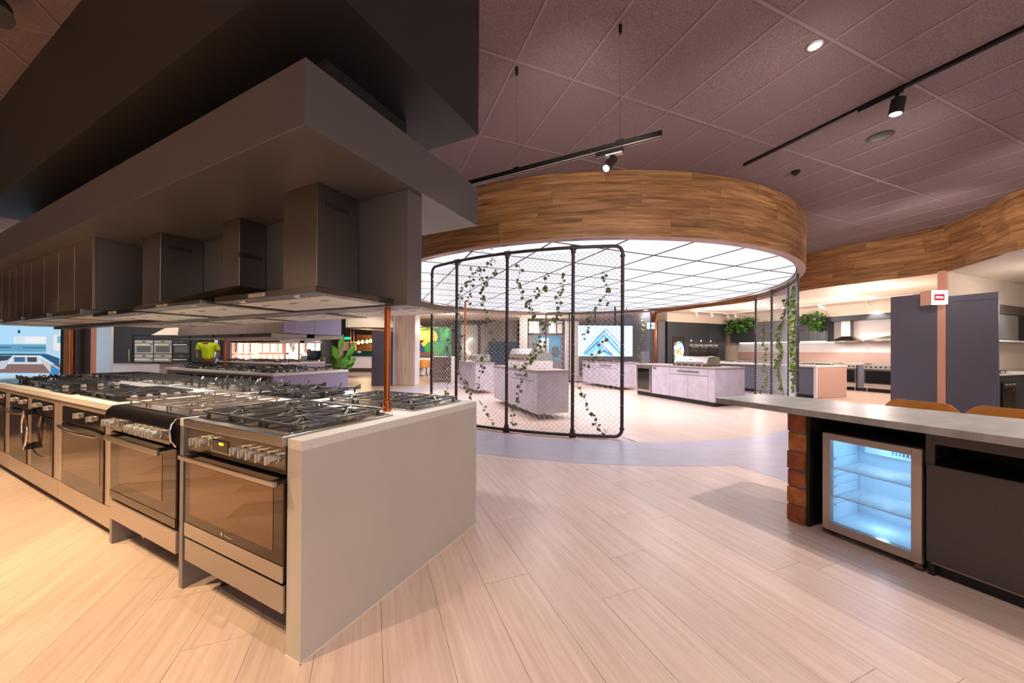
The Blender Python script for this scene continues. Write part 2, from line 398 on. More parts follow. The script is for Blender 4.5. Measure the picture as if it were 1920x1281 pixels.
# ---- wavy timber fascia and the lower white ceiling behind it
FA = [(9.6, 2.2), (8.7, 3.6), (8.25, 4.7), (8.1, 5.68), (8.36, 6.14), (8.62, 6.7), (8.83, 7.15), (8.87, 7.42), (8.78, 7.75), (8.5, 8.25), (8.22, 8.7), (7.97, 9.25), (7.88, 9.8), (7.88, 10.77), (7.9, 11.6), (7.5, 12.83), (7.02, 13.83), (6.27, 15.44)]
def catmull(P, per=5):
    o = []
    for i in range(len(P) - 1):
        a, b, c, d = P[max(i - 1, 0)], P[i], P[i + 1], P[min(i + 2, len(P) - 1)]
        for k in range(per):
            t = k / per
            o.append(tuple(.5 * (2 * b[j] + (c[j] - a[j]) * t + (2 * a[j] - 5 * b[j] + 4 * c[j] - d[j]) * t * t + (3 * b[j] - a[j] - 3 * c[j] + d[j]) * t ** 3) for j in range(len(b))))
    return o + [tuple(P[-1])]
def wall_planks(path, z0, rows, rh, plen, th, parent, mat, start=0, seed=1, gap=.0012):
    """courses of timber boards following a plan curve; each board an object"""
    L = [0]
    for a, b in zip(path, path[1:]): L.append(L[-1] + math.hypot(b[0] - a[0], b[1] - a[1]))
    def pt(s):
        s = min(max(s, 0), L[-1] - 1e-6); i = 0
        lo, hi = 0, len(L) - 2
        while lo < hi:
            m = (lo + hi + 1) // 2
            if L[m] <= s: lo = m
            else: hi = m - 1
        i = lo; t = (s - L[i]) / (L[i + 1] - L[i]); a, b = path[i], path[i + 1]; dx, dy = b[0] - a[0], b[1] - a[1]; n = math.hypot(dx, dy)
        return (a[0] + dx * t, a[1] + dy * t), (dy / n, -dx / n)
    r = random.Random(seed)
    for q in range(rows):
        s = -r.uniform(0, plen)
        while s < L[-1]:
            a, b = max(s, 0) + gap, min(s + plen, L[-1]) - gap; s += plen
            if b - a < .03: continue
            k = max(2, int((b - a) / .22) + 1); mb = MB(); uv = []
            off = r.uniform(0, .0022)
            for i in range(k + 1):
                u = a + (b - a) * i / k; (x, y), n_ = pt(u)
                for dx, zz in ((off, z0 + q * rh + gap), (off, z0 + (q + 1) * rh - gap), (-th, z0 + (q + 1) * rh - gap), (-th, z0 + q * rh + gap)):
                    mb.v.append((x + n_[0] * dx, y + n_[1] * dx, zz)); uv.append((u, zz))
            for i in range(k):
                for e in range(4): f = (e + 1) % 4; mb.f.append((i * 4 + e, i * 4 + f, i * 4 + 4 + f, i * 4 + 4 + e))
            mb.f += [(3, 2, 1, 0), tuple(k * 4 + e for e in range(4))]
            me = bpy.data.meshes.new('timber_board'); me.from_pydata(mb.v, [], mb.f)
            lay = me.uv_layers.new(name='UVMap')
            for lp in me.loops: lay.data[lp.index].uv = uv[lp.vertex_index]
            bm = bmesh.new(); bm.from_mesh(me); bmesh.ops.recalc_face_normals(bm, faces=bm.faces); bm.to_mesh(me); bm.free()
            me.materials.append(K[mat])
            obj('timber_board', me, None, parent)
fp = catmull(FA, 4)
fo = []
for i, p_ in enumerate(fp):
    a_, b_ = fp[max(i - 1, 0)], fp[min(i + 1, len(fp) - 1)]; n = Vector((b_[1] - a_[1], a_[0] - b_[0])).normalized() * .045
    fo.append((p_[0] + n.x, p_[1] + n.y))
WC = fo + [(4.5, 16.5), (1.9, 17.0), (-.5, 16.6), (-3.0, 15.2), (-4.9, 14.2)]
low = struct('ceiling', MB().prism(WC + [(-7.5, 34), (-7, 40), (34, 40), (34, 1.5)], 2.985, 3.1), 'cream', smooth=False)
fas = thing('timber_fascia', 'wavy timber-clad fascia along the right side above the dark tall panels', 'fascia')
wall_planks(fp[::-1], 2.97, 6, .16, 1.25, .02, fas, 'ringwood', seed=5)
bk = MB()
for a, b in zip(fp, fp[1:]): 
    n = Vector((a[1] - b[1], b[0] - a[0])).normalized() * .03
    bk.prism([(a[0] - n.x, a[1] - n.y), (b[0] - n.x, b[1] - n.y), (b[0] - 4 * n.x, b[1] - 4 * n.y), (a[0] - 4 * n.x, a[1] - 4 * n.y)], 2.975, 3.94)
obj('backing', bk, 'cream', fas, smooth=False)
# ---- round timber bulkhead with the luminous ceiling
ring = thing('round_bulkhead', 'large round timber-clad bulkhead hanging around the glowing white ceiling', 'bulkhead', (0, 0, 0))
circ = [(RC[0] + RR * math.cos(-t), RC[1] + RR * math.sin(-t)) for t in [2 * PI * i / 160 for i in range(161)]]
circ = [(RC[0] + RR * math.cos(t), RC[1] + RR * math.sin(t)) for t in [2 * PI * i / 160 for i in range(161)]]
wall_planks(circ, 2.97, 6, .16, 1.28, .015, ring, 'ringwood', seed=11)
obj('inner_wall', ring_poly(RC, RR - .1, RR - .02, 2.975, 3.94, n=96), 'cream', ring)
obj('bottom_lip', ring_poly(RC, RR - .14, RR - .004, 2.955, 2.972, n=96), 'pinkp', ring)
def clip_circle(poly, c, r, n=96):
    for i in range(n):
        a = 2 * PI * (i + .5) / n; nx, ny = math.cos(a), math.sin(a); rr = r * math.cos(PI / n); out = []
        f = lambda p: (p[0] - c[0]) * nx + (p[1] - c[1]) * ny - rr
        for k in range(len(poly)):
            p, q = poly[k - 1], poly[k]; fp_, fq = f(p), f(q)
            if (fp_ < 0) != (fq < 0): t = fp_ / (fp_ - fq); out.append((p[0] + (q[0] - p[0]) * t, p[1] + (q[1] - p[1]) * t))
            if fq < 0: out.append(q)
        poly = out
        if len(poly) < 3: return []
    return poly
K['lum'] = M('light_panel', (244, 244, 255), .6, emit=.5)
K['lum'].node_tree.nodes['Principled BSDF'].inputs['Base Color'].default_value = (.12, .12, .13, 1)
lum = thing('luminous_ceiling', 'glowing white ceiling of square light panels inside the round timber bulkhead', 'light ceiling')
obj('dark_grid', ring_poly(RC, 0.001, RR - .13, 2.992, 3.0, n=96), 'matt', lum, smooth=False)
for i in range(-8, 8):
    for j in range(-6, 18):
        u, v = 5.58 + i, 4.88 + j
        q = clip_circle([tuple(GR.p(a, b)[:2]) for a, b in ((u + .016, v + .016), (u + .984, v + .016), (u + .984, v + .984), (u + .016, v + .984))], RC, RR - .16)
        if len(q) >= 3: obj('light_panel', MB().prism(q, 2.98, 2.99), 'lum', lum, smooth=False)
for k in range(-6, 10):
    for ax in (0, 1):
        cc = GR.inv(*RC); off = (5.58 + k - cc[0]) if ax == 0 else (4.88 + k + 4 - cc[1])
        if abs(off) < RR - .3:
            h_ = math.sqrt((RR - .16) ** 2 - off ** 2); c_ = (cc[0] + off, cc[1] - h_) if ax == 0 else (cc[0] - h_, cc[1] + off)
            q = GR.p(*c_); e = GR.p(c_[0] + (0 if ax == 0 else 2 * h_), c_[1] + (2 * h_ if ax == 0 else 0))
            obj('panel_bar', MB().bar((q.x, q.y, 2.977), (e.x, e.y, 2.977), .015, .010), 'matt', lum, smooth=False)
for px_, py_, lb in ((905, 471, 'leftmost'), (922, 467, 'middle'), (945, 462, 'rightmost')):
    p = G(px_, py_, 2.955); t = thing('edge_spot', lb + ' of three tiny bright spots on the lower edge of the round bulkhead', 'spotlight', p)
    obj('housing', MB().lathe([(.024, 0), (.024, -.012), (.016, -.014)], 14), 'black', t); obj('lens', MB().lathe([(.014, -.0142), (.010, -.018)], 12), 'lampc', t)
# ---- bulkheads over the cooking island
def bbox(name, fr, u0, v0, z0, u1, v1, z1, mat, label, cat, bevel=0, group=None):
    mb = MB().box(0, 0, 0, u1 - u0, v1 - v0, z1 - z0)
    o = obj(name, mb, mat, bevel=bevel, smooth=False, loc=fr.p(u0, v0, z0), rz=fr.rz)
    return tag(o, label, cat, group)
bbox('ceiling_bulkhead', B1, 0, 0, 2.92, 1.34, 6.2, 3.94, 'char', 'dark square ceiling bulkhead above the grey canopy over the cooktops', 'bulkhead')
bbox('bulkhead_column', B1, .37, .39, 2.515, 1.0, 6.0, 2.922, 'char', 'dark narrow box joining the grey canopy to the ceiling bulkhead', 'bulkhead')
can = thing('canopy', 'bronze-grey box canopy hanging over the front cooking island and its hoods', 'canopy', B1.p(0, 0, 2.235), B1.rz)
obj('beam', MB().box(0, 0, 0, 1.34, 6.6, .28), 'bronze', can, bevel=.002, smooth=False)
bbox('canopy_divider', B1, .635, .03, 1.56, .755, 6.5, 2.234, 'bronze', 'bronze-grey upright divider hanging from the canopy between the two hood rows', 'divider', .002)
# ---- outer walls
struct('wall_back', MB().box(-34, 33.9, 0, 30, 34.2, 3.1), 'cream', smooth=False)
fw = struct('wall_front', MB().box(-4.6, -3, 0, -4.45, 9, 3.94), 'felt', smooth=False, loc=B1.p(0, 0), rz=B1.rz)
for k in range(34): obj('board', MB().box(0, 0, 1.2, .03 + .012 * (k % 2), .335, 3.5), 'palewood' if k % 3 else 'brownp', fw, smooth=False, loc=(-4.448, -2.9 + .345 * k, 0))
struct('wall_right', MB().box(21, 2, 0, 21.2, 33.9, 3.1), 'cream', smooth=False)
struct('wall_left', MB().box(-32.2, -4, 0, -32, 34, 4), 'brown', smooth=False)
# ================================================================ wire screens with ivy
def on_ring(px, py, r=FR - .03, far=False):
    d = ray(px, py); a = d.x ** 2 + d.y ** 2; b = -2 * (d.x * FC[0] + d.y * FC[1]); c = FC[0] ** 2 + FC[1] ** 2 - r * r
    q = b * b - 4 * a * c
    t = -b / (2 * a) if q < 0 else (-b + (1 if far else -1) * math.sqrt(q)) / (2 * a)
    return Vector((d.x * t, d.y * t, EYE + d.z * t))
def screen(angs, label, wr=.0036, pitch=.075, zt=2.87, r=.026):
    a0, a1 = angs[0], angs[-1]; am = (a0 + a1) / 2
    P = lambda a, z, rr=FR: Vector((FC[0] + rr * math.cos(a), FC[1] + rr * math.sin(a), z))
    o = P(am, 0); t = thing('wire_screen', label, 'screen', o)
    L = lambda a, z, rr=FR: P(a, z, rr) - o
    for a in angs[1:-1]: obj('post', MB().cyl(L(a, .03), L(a, zt), r, 12), 'pipe', t)
    # outer frame with rounded corners
    sg = 1 if a1 > a0 else -1; ra = .11 / FR * sg; n = 20
    path = [L(a0, .5), L(a0, zt - .11)]
    for k in range(1, 5): q = PI / 2 * k / 5; path.append(L(a0 + ra * (1 - math.cos(q)), zt - .11 + .11 * math.sin(q)))
    path += [L(a0 + ra + (a1 - a0 - 2 * ra) * i / n, zt) for i in range(n + 1)]
    for k in range(1, 5): q = PI / 2 * k / 5; path.append(L(a1 - ra * (1 - math.sin(q)), zt - .11 + .11 * math.cos(q)))
    path += [L(a1, zt - .11), L(a1, .14)]
    for k in range(1, 5): q = PI / 2 * k / 5; path.append(L(a1 - ra * (1 - math.cos(q)), .14 - .11 * math.sin(q)))
    path += [L(a1 - ra - (a1 - a0 - 2 * ra) * i / n, .03) for i in range(n + 1)]
    for k in range(1, 5): q = PI / 2 * k / 5; path.append(L(a0 + ra * (1 - math.sin(q)), .14 - .11 * math.cos(q)))
    obj('frame', MB().tube(path, r, 12, closed=True), 'pipe', t)
    for a in angs[1:-1]:
        for z in (.03, zt):
            mb = MB(); s_ = -1 if z > 1 else 1
            mb.cyl(L(a, z + s_ * .02), L(a, z + s_ * .085), r * 1.45, 12)
            mb.cyl(L(a - .05 / FR, z), L(a + .05 / FR, z), r * 1.45, 12); obj('pipe_tee', mb, 'pipe', t)
        
    for a in (angs[0], angs[-1]):
        for z in (.145, zt - .145): obj('pipe_collar', MB().cyl(L(a, z - .015), L(a, z + .015), r * 1.4, 12), 'pipe', t)
    for a in angs:
        for z in (.5, .95, 1.4, 1.85, 2.3): obj('cable_tie', MB().cyl(L(a, z - .003), L(a, z + .003), r * 1.25, 8), 'wire', t)
    for a, b in zip(angs, angs[1:]):
        mb = MB(); w = abs(b - a) * FR - 2 * r; m = max(2, int(round(w / (pitch / 2)))); st = (b - a) / m; hz = pitch / 2; rows = int((zt - .06 - .06) / hz)
        for k in range(m):
            c = a + (k + .5) * st; s_ = 1
            amp = abs(st) * .5
            pts = []
            for i in range(rows + 1):
                sgn = 1 if (i + k) % 2 else -1
                pts.append(L(c + sgn * amp * 1.04, .055 + i * hz, FR + (.004 if sgn > 0 else -.004)))
            mb.tube(pts, wr, 3)
        obj('chain_link', mb, 'wire', t, smooth=False, kind='stuff')
    return t
ang = lambda x, y: math.atan2(y - FC[1], x - FC[0])
NEAR = [ang(-1.559, 6.728), ang(-1.008, 6.242), ang(-.078, 5.755), ang(.917, 5.39), ang(1.642, 5.342)]
RIGHT = [ang(*on_ring(1470, 600, FR, True)[:2]) * 0 + ang(5.67, 7.08)] + [ang(*on_ring(x, 600, FR, True)[:2]) for x in (1479, 1447, 1417)]
FAR = [ang(5.12, 13.40), ang(4.35, 14.15), ang(3.4, 14.7), ang(2.4, 14.95), ang(1.4, 14.95)]
screen(NEAR, 'tall curved wire-mesh screen on pipe frame in front of the barbecue islands')
screen(RIGHT, 'curved wire-mesh screen with ivy standing at the right edge of the round ceiling', .0046)
screen(FAR, 'far wire-mesh screen behind the bright video wall', .0052)
LEAF = [(0, 0), (.45, .25), (.5, .6), (.25, .9), (0, 1.05), (-.25, .9), (-.5, .6), (-.45, .25)]
def add_leaf(mb, p, d, nrm, s, cup=.15):
    d = Vector(d).normalized(); n = Vector(nrm).normalized(); x = d.cross(n)
    if x.length < 1e-4: x = d.orthogonal()
    x.normalize(); n = x.cross(d)
    c = p + d * s * .5 - n * s * cup
    vs = [c] + [p + x * (a * s) + d * (b * s) for a, b in LEAF]
    mb.add(vs, [(0, i, i + 1) for i in range(1, 8)] + [(0, 8, 1)])
def vine(label, strands, far=False, size=.052, dens=.055, seed=0, group=None, thick=1):
    r = random.Random(seed); S3 = [[on_ring(x, y, far=far) for x, y in st] for st in strands]
    o = S3[0][0].copy(); o.z = min(p.z for s_ in S3 for p in s_)
    t = thing('ivy_vine', label, 'vine', o, group=group); ms, ml = MB(), MB()
    for s_ in S3:
        q = [Vector(p) for p in catmull([tuple(p) for p in s_], 6)]
        q = [p + Vector((r.uniform(-.008, .008), r.uniform(-.012, .012), 0)) - o for p in q]
        ms.tube(q, .003, 5)
        acc = 0
        for a, b in zip(q, q[1:]):
            acc += (b - a).length
            while acc > dens:
                acc -= dens
                for _ in range(thick):
                    p = a.lerp(b, r.random()); out = (Vector((0, 0, EYE)) - (p + o)).normalized()
                    d = Vector((r.uniform(-1, 1), r.uniform(-.6, .6), r.uniform(-1, .7)))
                    nrm = out + Vector((r.uniform(-.7, .7), r.uniform(-.7, .7), r.uniform(-.3, .9)))
                    add_leaf(ml, p + d.normalized() * .012, d, nrm, size * r.uniform(.65, 1.25))
    obj('stem', ms, 'stem', t); obj('leaves', ml, 'leaf', t, smooth=False, kind='stuff')
    return t
vine('thin ivy trailing down the narrow leftmost bay of the near wire screen', [[(845, 600), (843, 640), (838, 680), (835, 700), (838, 730), (832, 748)]], seed=1)
vine('ivy strand hugging the second pipe post of the near screen', [[(886, 498), (882, 520), (866, 545), (861, 575), (862, 600), (862, 640), (860, 680), (866, 710), (880, 735), (886, 752)]], seed=2)
vine('bushy ivy tangle at the top of the second bay of the near screen', [[(933, 482), (920, 492), (905, 505), (902, 522), (912, 530), (905, 545)], [(936, 505), (925, 512), (912, 530), (904, 545), (906, 566), (912, 585)], [(897, 500), (888, 515), (882, 540), (878, 570)]], seed=3, dens=.045)
vine('ivy strand falling to the bottom of the second bay of the near screen', [[(910, 590), (912, 605), (922, 625), (924, 642), (910, 655), (906, 680), (898, 715), (890, 738)], [(898, 750), (908, 765), (914, 782), (926, 796)]], seed=4)
vine('forked ivy in the middle bay of the near screen, left branch from its top', [[(971, 492), (975, 510), (971, 528), (975, 548), (986, 562), (996, 582), (1002, 597), (1012, 608), (1025, 600)]], seed=5)
vine('ivy branch climbing the centre of the middle bay of the near screen', [[(1026, 507), (1025, 525), (1018, 545), (1008, 550), (1000, 558), (994, 566), (1002, 590)], [(998, 548), (1004, 540)]], seed=6, dens=.045)
vine('long ivy stem running down the middle bay past the barbecue top', [[(1062, 508), (1056, 525), (1049, 548), (1046, 575), (1046, 592), (1036, 602), (1022, 618), (1012, 632), (1002, 650), (1000, 665), (996, 680), (975, 692), (966, 690)], [(1012, 632), (1020, 650), (1000, 670), (985, 685)], [(985, 700), (975, 725), (972, 750), (963, 775), (962, 797)]], seed=7, dens=.042)
vine('ivy strand on the right side bay of the near screen, crossing the video wall', [[(1131, 505), (1136, 525), (1139, 545), (1130, 560), (1118, 575), (1108, 590), (1103, 605), (1098, 622), (1092, 640)], [(1134, 560), (1140, 570)], [(1134, 638), (1126, 650), (1116, 664), (1105, 682), (1094, 690)]], seed=8, dens=.045)
vine('ivy strand at the foot of the right side bay of the near screen', [[(1082, 720), (1090, 735), (1098, 750), (1106, 770), (1114, 785), (1118, 800), (1132, 813), (1140, 806)]], seed=9, dens=.05)
vine('dense ivy beside the end post of the right wire screen', [[(1489, 530), (1487, 570), (1490, 610), (1486, 650), (1489, 690), (1486, 735)], [(1491, 540), (1489, 600), (1491, 660), (1489, 720)], [(1487, 560), (1484, 620), (1487, 700)]], far=True, seed=10, dens=.05, thick=3, size=.06)
vine('ivy spread over the centre bay of the right wire screen', [[(1474, 560), (1468, 600), (1460, 630), (1466, 660), (1455, 680), (1462, 710), (1466, 735)], [(1458, 640), (1464, 668), (1458, 690)]], far=True, seed=11, dens=.055, thick=3, size=.062)
vine('sparse ivy in the leftmost bay of the right wire screen', [[(1434, 600), (1432, 630), (1436, 660), (1432, 690), (1438, 710), (1428, 735)]], far=True, seed=12, dens=.06, thick=2, size=.06)
vine('pale ivy on the far wire screen right of the video wall', [[(1198, 592), (1206, 610), (1202, 640), (1196, 655), (1203, 680), (1197, 700)]], far=True, seed=13, dens=.06, thick=2)
# ================================================================ front cooking island
top = thing('island_worktop', 'white stone worktop of the front cooking island with taupe end panel', 'worktop', B1.p(0, 0), B1.rz)
mb = MB()
mb.box(.615, .0, .88, 1.34, 6.5, .92).box(0, 2.03, .88, .614, 6.5, .92).box(0, 0, .88, .614, .098, .92).box(0, 1.02, .88, .614, 1.062, .92)
obj('slab', mb, 'white', top, smooth=False)
obj('end_panel', MB().box(0, .0, 0, 1.34, .098, .88), 'taupe', top, bevel=.0015, smooth=False)
obj('skirting_bead', MB().box(-.004, -.005, 0, 1.344, .0, .006).box(-.004, -.005, 0, 0, .1, .006), 'cream', top, smooth=False)
obj('carcass', MB().box(.63, .1, .0, 1.30, 6.5, .878), 'gable', top, smooth=False)
for v, l in ((1.021, 'grey upright panel between the two front freestanding ranges'), (2.0, 'grey upright panel left of the second range, beside the built-in ovens')):
    bbox('gable_divider', B1, 0, v, 0, .6, v + .04, .879, 'gable', l, 'panel', .0015)
# ---- hob pieces
def burner(par, x, y, z, r, style):
    b = obj('burner', MB().lathe([(r * 1.35, 0), (r * 1.35, .004), (r, .008), (r * .98, .017), (r * .8, .019)], 18), 'alu' if style != 'black' else 'iron', par, loc=(x, y, z))
    obj('cap', MB().lathe([(r * .74, 0), (r * .76, .006), (r * .6, .009)], 18), 'iron' if style != 'bright' else 'steel_d', b, loc=(0, 0, .019))
def grate(par, x0, y0, x1, y1, z, burners, style='cast', mat='iron'):
    mb = MB(); h = {'cast': .034, 'wire': .032, 'tall': .05, 'flat': .026}[style]; w = {'cast': .011, 'wire': .008, 'tall': .012, 'flat': .014}[style]
    t = {'cast': .012, 'wire': .008, 'tall': .02, 'flat': .009}[style]
    q = [(a, b, z + h) for a, b in rrect(x0, y0, x1, y1, .025, 3)]
    if style == 'tall':
        for x, y, r in burners:
            for k in range(4):
                a = PI / 4 + k * PI / 2; c, s_ = math.cos(a), math.sin(a); R_ = min(x1 - x0, y1 - y0) * .5
                e = [(x + c * d, y + s_ * d) for d in (.035, R_ * .72, R_)]
                mb.bar((*e[0], z + h - .008), (*e[1], z + h - .008), w, .02); mb.bar((*e[1], z + h - .012), (*e[1], z), w, w)
                mb.add([(e[1][0] - s_ * w / 2, e[1][1] + c * w / 2, z + h), (e[1][0] + s_ * w / 2, e[1][1] - c * w / 2, z + h), (e[2][0] + s_ * w / 2, e[2][1] - c * w / 2, z + h + .026), (e[2][0] - s_ * w / 2, e[2][1] + c * w / 2, z + h + .026),
                        (e[2][0], e[2][1], z + h - .02), (e[1][0], e[1][1], z + h - .02)], [(0, 1, 2, 3), (1, 5, 4, 2), (0, 3, 4, 5), (0, 5, 1), (2, 4, 3)])
            ring_ = [(x + .075 * math.cos(2 * PI * k / 16), y + .075 * math.sin(2 * PI * k / 16), z + h - .02) for k in range(16)]
            mb.tube(ring_, .006, 6, closed=True)
    else:
        for a, b in zip(q, q[1:] + q[:1]): mb.bar(a, b, w, t)
        for x in (x0 + .02, x1 - .02):
            for y in (y0 + .02, y1 - .02): mb.bar((x, y, z), (x, y, z + h), w, w)
        for x, y, r in burners:
            for dx, dy in ((1, 0), (-1, 0), (0, 1), (0, -1)):
                ex = x1 if dx > 0 else x0 if dx < 0 else x; ey = y1 if dy > 0 else y0 if dy < 0 else y
                if abs(ex - x) + abs(ey - y) > .28: ex, ey = x + dx * .15, y + dy * .15
                mb.bar((ex, ey, z + h), (x + dx * r * .55, y + dy * r * .55, z + h + .004), w * .8, t)
                if style == 'wire': mb.bar((x + dx * r * 1.6, y + dy * r * 1.6, z + h), (x + dx * r * 1.6, y + dy * r * 1.6, z + h + .014), w, w)
        if style == 'flat':
            for x, y, r in burners:
                for k in range(4):
                    a = PI / 4 + k * PI / 2; mb.bar((x + .14 * math.cos(a), y + .14 * math.sin(a), z + h), (x + r * .5 * math.cos(a), y + r * .5 * math.sin(a), z + h + .006), w, t)
    obj('grate', mb, mat, par, smooth=False)
def knob_front(par, x, y, z, r=.021, l=.042):
    mb = MB().lathe([(r * 1.18, 0), (r * 1.18, .007), (r, .009), (r * .93, l)], 18, ax=(-1, 0, 0))
    k = obj('knob', mb, 'knob', par, loc=(x, y, z)); obj('grip', MB().box(-l - .012, -.005, -r * .98, -l + .004, .005, r * .98), 'knob', k, bevel=.002, smooth=False)
def knob_top(par, x, y, z, mat='knob'):
    obj('knob', MB().lathe([(.021, 0), (.02, .012), (.017, .024), (.012, .026)], 14), mat, par, loc=(x, y, z))
# ---- freestanding ranges
def make_range(label, v0, W, style):
    t = thing('freestanding_range', label, 'range', B1.p(0, v0), B1.rz); ybase = v0
    rounded = style == 2
    obj('body', MB().box(.035, .004, .18, .6, W - .004, .886), 'matt' if rounded else 'steel_d', t, smooth=False)
    if not rounded:
        obj('hob_top', MB().box(-.022, 0, .888, .605, W, .93), 'steel', t, bevel=.004, smooth=False)
        obj('hob_tray', MB().prism(rrect(.03, .03, .585, W - .02, .02), .93, .936), 'steel_m', t)
        obj('control_panel', MB().box(-.006, .003, .768, .034, W - .003, .888), 'steel_d', t, smooth=False)
    else:
        prof = [(.03, .765), (-.012, .765), (-.034, .80), (-.04, .855), (-.03, .895), (-.006, .918), (.03, .925), (.6, .925), (.6, .888), (.03, .888)]
        obj('hob_top', MB().extr(prof, 0.0, W), 'black', t)
        obj('steel_trim', MB().tube([(x - .002, 0, z + .001) for x, z in prof[1:8]], .005, 6), 'steel_m', t)
        obj('hob_tray', MB().prism(rrect(.03, .03, .58, W - .03, .03), .924, .928), 'steel', t)
    kz, kx = .833, (-.006 if not rounded else -.037)
    ks = [.055, .127, .201, .262, .33, .637, .704] if not rounded else [.115, .195, .275, .355, .44, .71, .79]
    for y in ks: knob_front(t, kx, y, kz, .019 if not rounded else .022)
    d = obj('display', MB().box(kx - .004, .452, .795, kx + .01, .602, .852) if not rounded else MB().box(kx - .004, .60, .82, kx + .01, .66, .85), 'blackg', t, bevel=.002, smooth=False)
    if not rounded:
        text('clock_digits', '00:00', .018, 'orange_led', d, (kx - .005, .51, .835), (PI / 2, 0, -PI / 2))
        obj('display_frame', MB().box(kx - .003, .602, .79, kx + .01, .607, .856).box(kx - .003, .448, .79, kx + .01, .607, .794), 'steel_m', d, smooth=False)
    dz0, dz1 = (.31, .752) if not rounded else (.322, .752)
    door = obj('oven_door', MB().box(-.012, .004, dz0, .034, W - .004, dz1), 'oveng', t, bevel=.003, smooth=False)
    if not rounded: obj('window', MB().box(-.0135, .075, .432, -.011, W - .06, .70), 'ovenw', door, smooth=False)
    else: obj('window', MB().box(-.0135, .17, .437, -.011, W - .16, .70), 'ovenw', door, smooth=False)
    obj('bottom_trim', MB().box(-.0145, .004, dz0, -.01, W - .004, .381 if not rounded else .37), 'steel' if not rounded else 'oveng', door, smooth=False)
    h = obj('handle', MB().box(-.066, -.02, .735, -.052, W - .06, .757) if not rounded else MB().box(-.075, .06, .722, -.06, W - .12, .756), 'steel', t, bevel=.003, smooth=False)
    ya, yb = (.01, W - .1) if not rounded else (.1, W - .16)
    for y in (ya, yb): obj('handle_bracket', MB().box(-.055, y - .02, .738, -.01, y + .02, .752), 'black', h, smooth=False)
    obj('drawer', MB().box(-.012, .004, .18, .034, W - .004, .298), 'steel' if not rounded else 'front', t, bevel=.002, smooth=False)
    for x in (.14, .5):
        for y in (.09, W - .1): obj('leg', MB().lathe([(.03, 0), (.03, .03), (.026, .034), (.026, .185)], 16), 'steel_m' if rounded else 'black', t, loc=(x, y, 0))
    z = .936 if not rounded else .928
    bs = [(.17, .16, .035), (.43, .16, .045), (.30, W / 2, .06), (.17, W - .17, .045), (.43, W - .17, .035)]
    for x, y, r in bs: burner(t, x, y, z, r, 'bright' if not rounded else 'steel')
    third = (W - .06) / 3; gs = 'flat' if not rounded else 'wire'
    for k in range(3):
        y0 = .035 + k * third; grate(t, .05, y0 + .004, .565, y0 + third - .004, z, [b for b in bs if y0 <= b[1] < y0 + third], gs, 'iron' if not rounded else 'brownp')
    if not rounded:
        text('brand_mark', 'Westinghouse', .0135, 'knob', door, (-.0146, .43, .404), (PI / 2, 0, -PI / 2), .0003)
        obj('brand_badge', MB().lathe([(.008, 0), (.008, .001)], 12, (-.013, .492, .404), (-1, 0, 0)), 'knob', door)
    return t
make_range('stainless freestanding range with seven knobs and orange clock at the island corner', .10, .868, 1)
make_range('black enamel freestanding range with rounded front, second from the island corner', 1.066, .93, 2)
# ---- built-in oven units
def oven_unit(v0, v1, ov0, ov1, label):
    t = thing('oven_cabinet', label, 'cabinet', B1.p(0, v0), B1.rz); W = v1 - v0; a, b = ov0 - v0, ov1 - v0
    mb = MB().box(.01, .002, .228, .03, a - .003, .876).box(.01, b + .003, .228, .03, W - .002, .876).box(.01, a - .003, .84, .03, b + .003, .876)
    obj('face_frame', mb, 'front', t, smooth=False)
    obj('carcass', MB().box(.06, .002, .08, .6, W - .002, .225).box(.6, .002, .08, .615, W - .002, .876), 'gable', t, smooth=False)
    obj('drawer', MB().box(.01, .002, .075, .03, W - .002, .222), 'front', t, bevel=.001, smooth=False)
    obj('plinth', MB().box(.075, 0, 0, .09, W, .08), 'brown', t, smooth=False)
def oven(v0, v1, label, hd='bar', z0=.233, z1=.836, mat='oveng'):
    t = thing('built_in_oven', label, 'oven', B1.p(.0, v0, 0), B1.rz); W = v1 - v0
    obj('body', MB().box(.032, .003, z0 + .01, .58, W - .003, z1 - .005), 'matt', t, smooth=False)
    obj('control_panel', MB().box(.004, 0, .719, .03, W, z1), mat, t, bevel=.002, smooth=False)
    d = obj('oven_door', MB().box(.002, 0, z0, .03, W, .712), mat, t, bevel=.002, smooth=False)
    obj('window', MB().box(.0005, .06, z0 + .11, .003, W - .06, .66), 'ovenw', d, smooth=False)
    for y in ((W * .26, W * .57) if W > .7 else (.12, W - .15)): knob_front(t, .004, y, .793, .019, .018)
    if W > .7: obj('display', MB().box(.002, W * .33, .765, .006, W * .5, .818), 'blackg', t, smooth=False)
    if hd == 'bar':
        n = 12; pts = [(-.02 - .028 * math.sin(PI * k / n), .03 + (W - .06) * k / n, .69) for k in range(n + 1)]
        obj('handle', MB().tube(pts, .011, 8), 'steel', t)
    elif hd == 'loop':
        n = 20
        l1 = [(-.045, W + .0 + -.06 + .085 * math.sin(PI * k / n), .40 + .345 * k / n) for k in range(n + 1)]
        l2 = [(-.045, W - .06 - .085 * math.sin(PI * k / n), .40 + .345 * k / n) for k in range(n + 1)]
        h = obj('handle', MB().tube(l1, .009, 8).tube(l2, .009, 8), 'steel_m', t)
        for z in (.41, .715): obj('handle_block', MB().box(-.05, W - .095, z - .01, .0, W - .025, z + .04), 'black', h, bevel=.004, smooth=False)
        obj('arc_trim', MB().tube([(-.001, .02 + (W - .04) * k / 10, .40 - .04 * math.sin(PI * k / 10)) for k in range(11)], .003, 6), 'steel_m', d)
    return t
oven_unit(2.042, 3.165, 2.17, 3.055, 'champagne cabinet unit under the white worktop housing the wide built-in oven')
oven(2.172, 3.052, 'wide built-in oven with curved bar handle left of the black range')
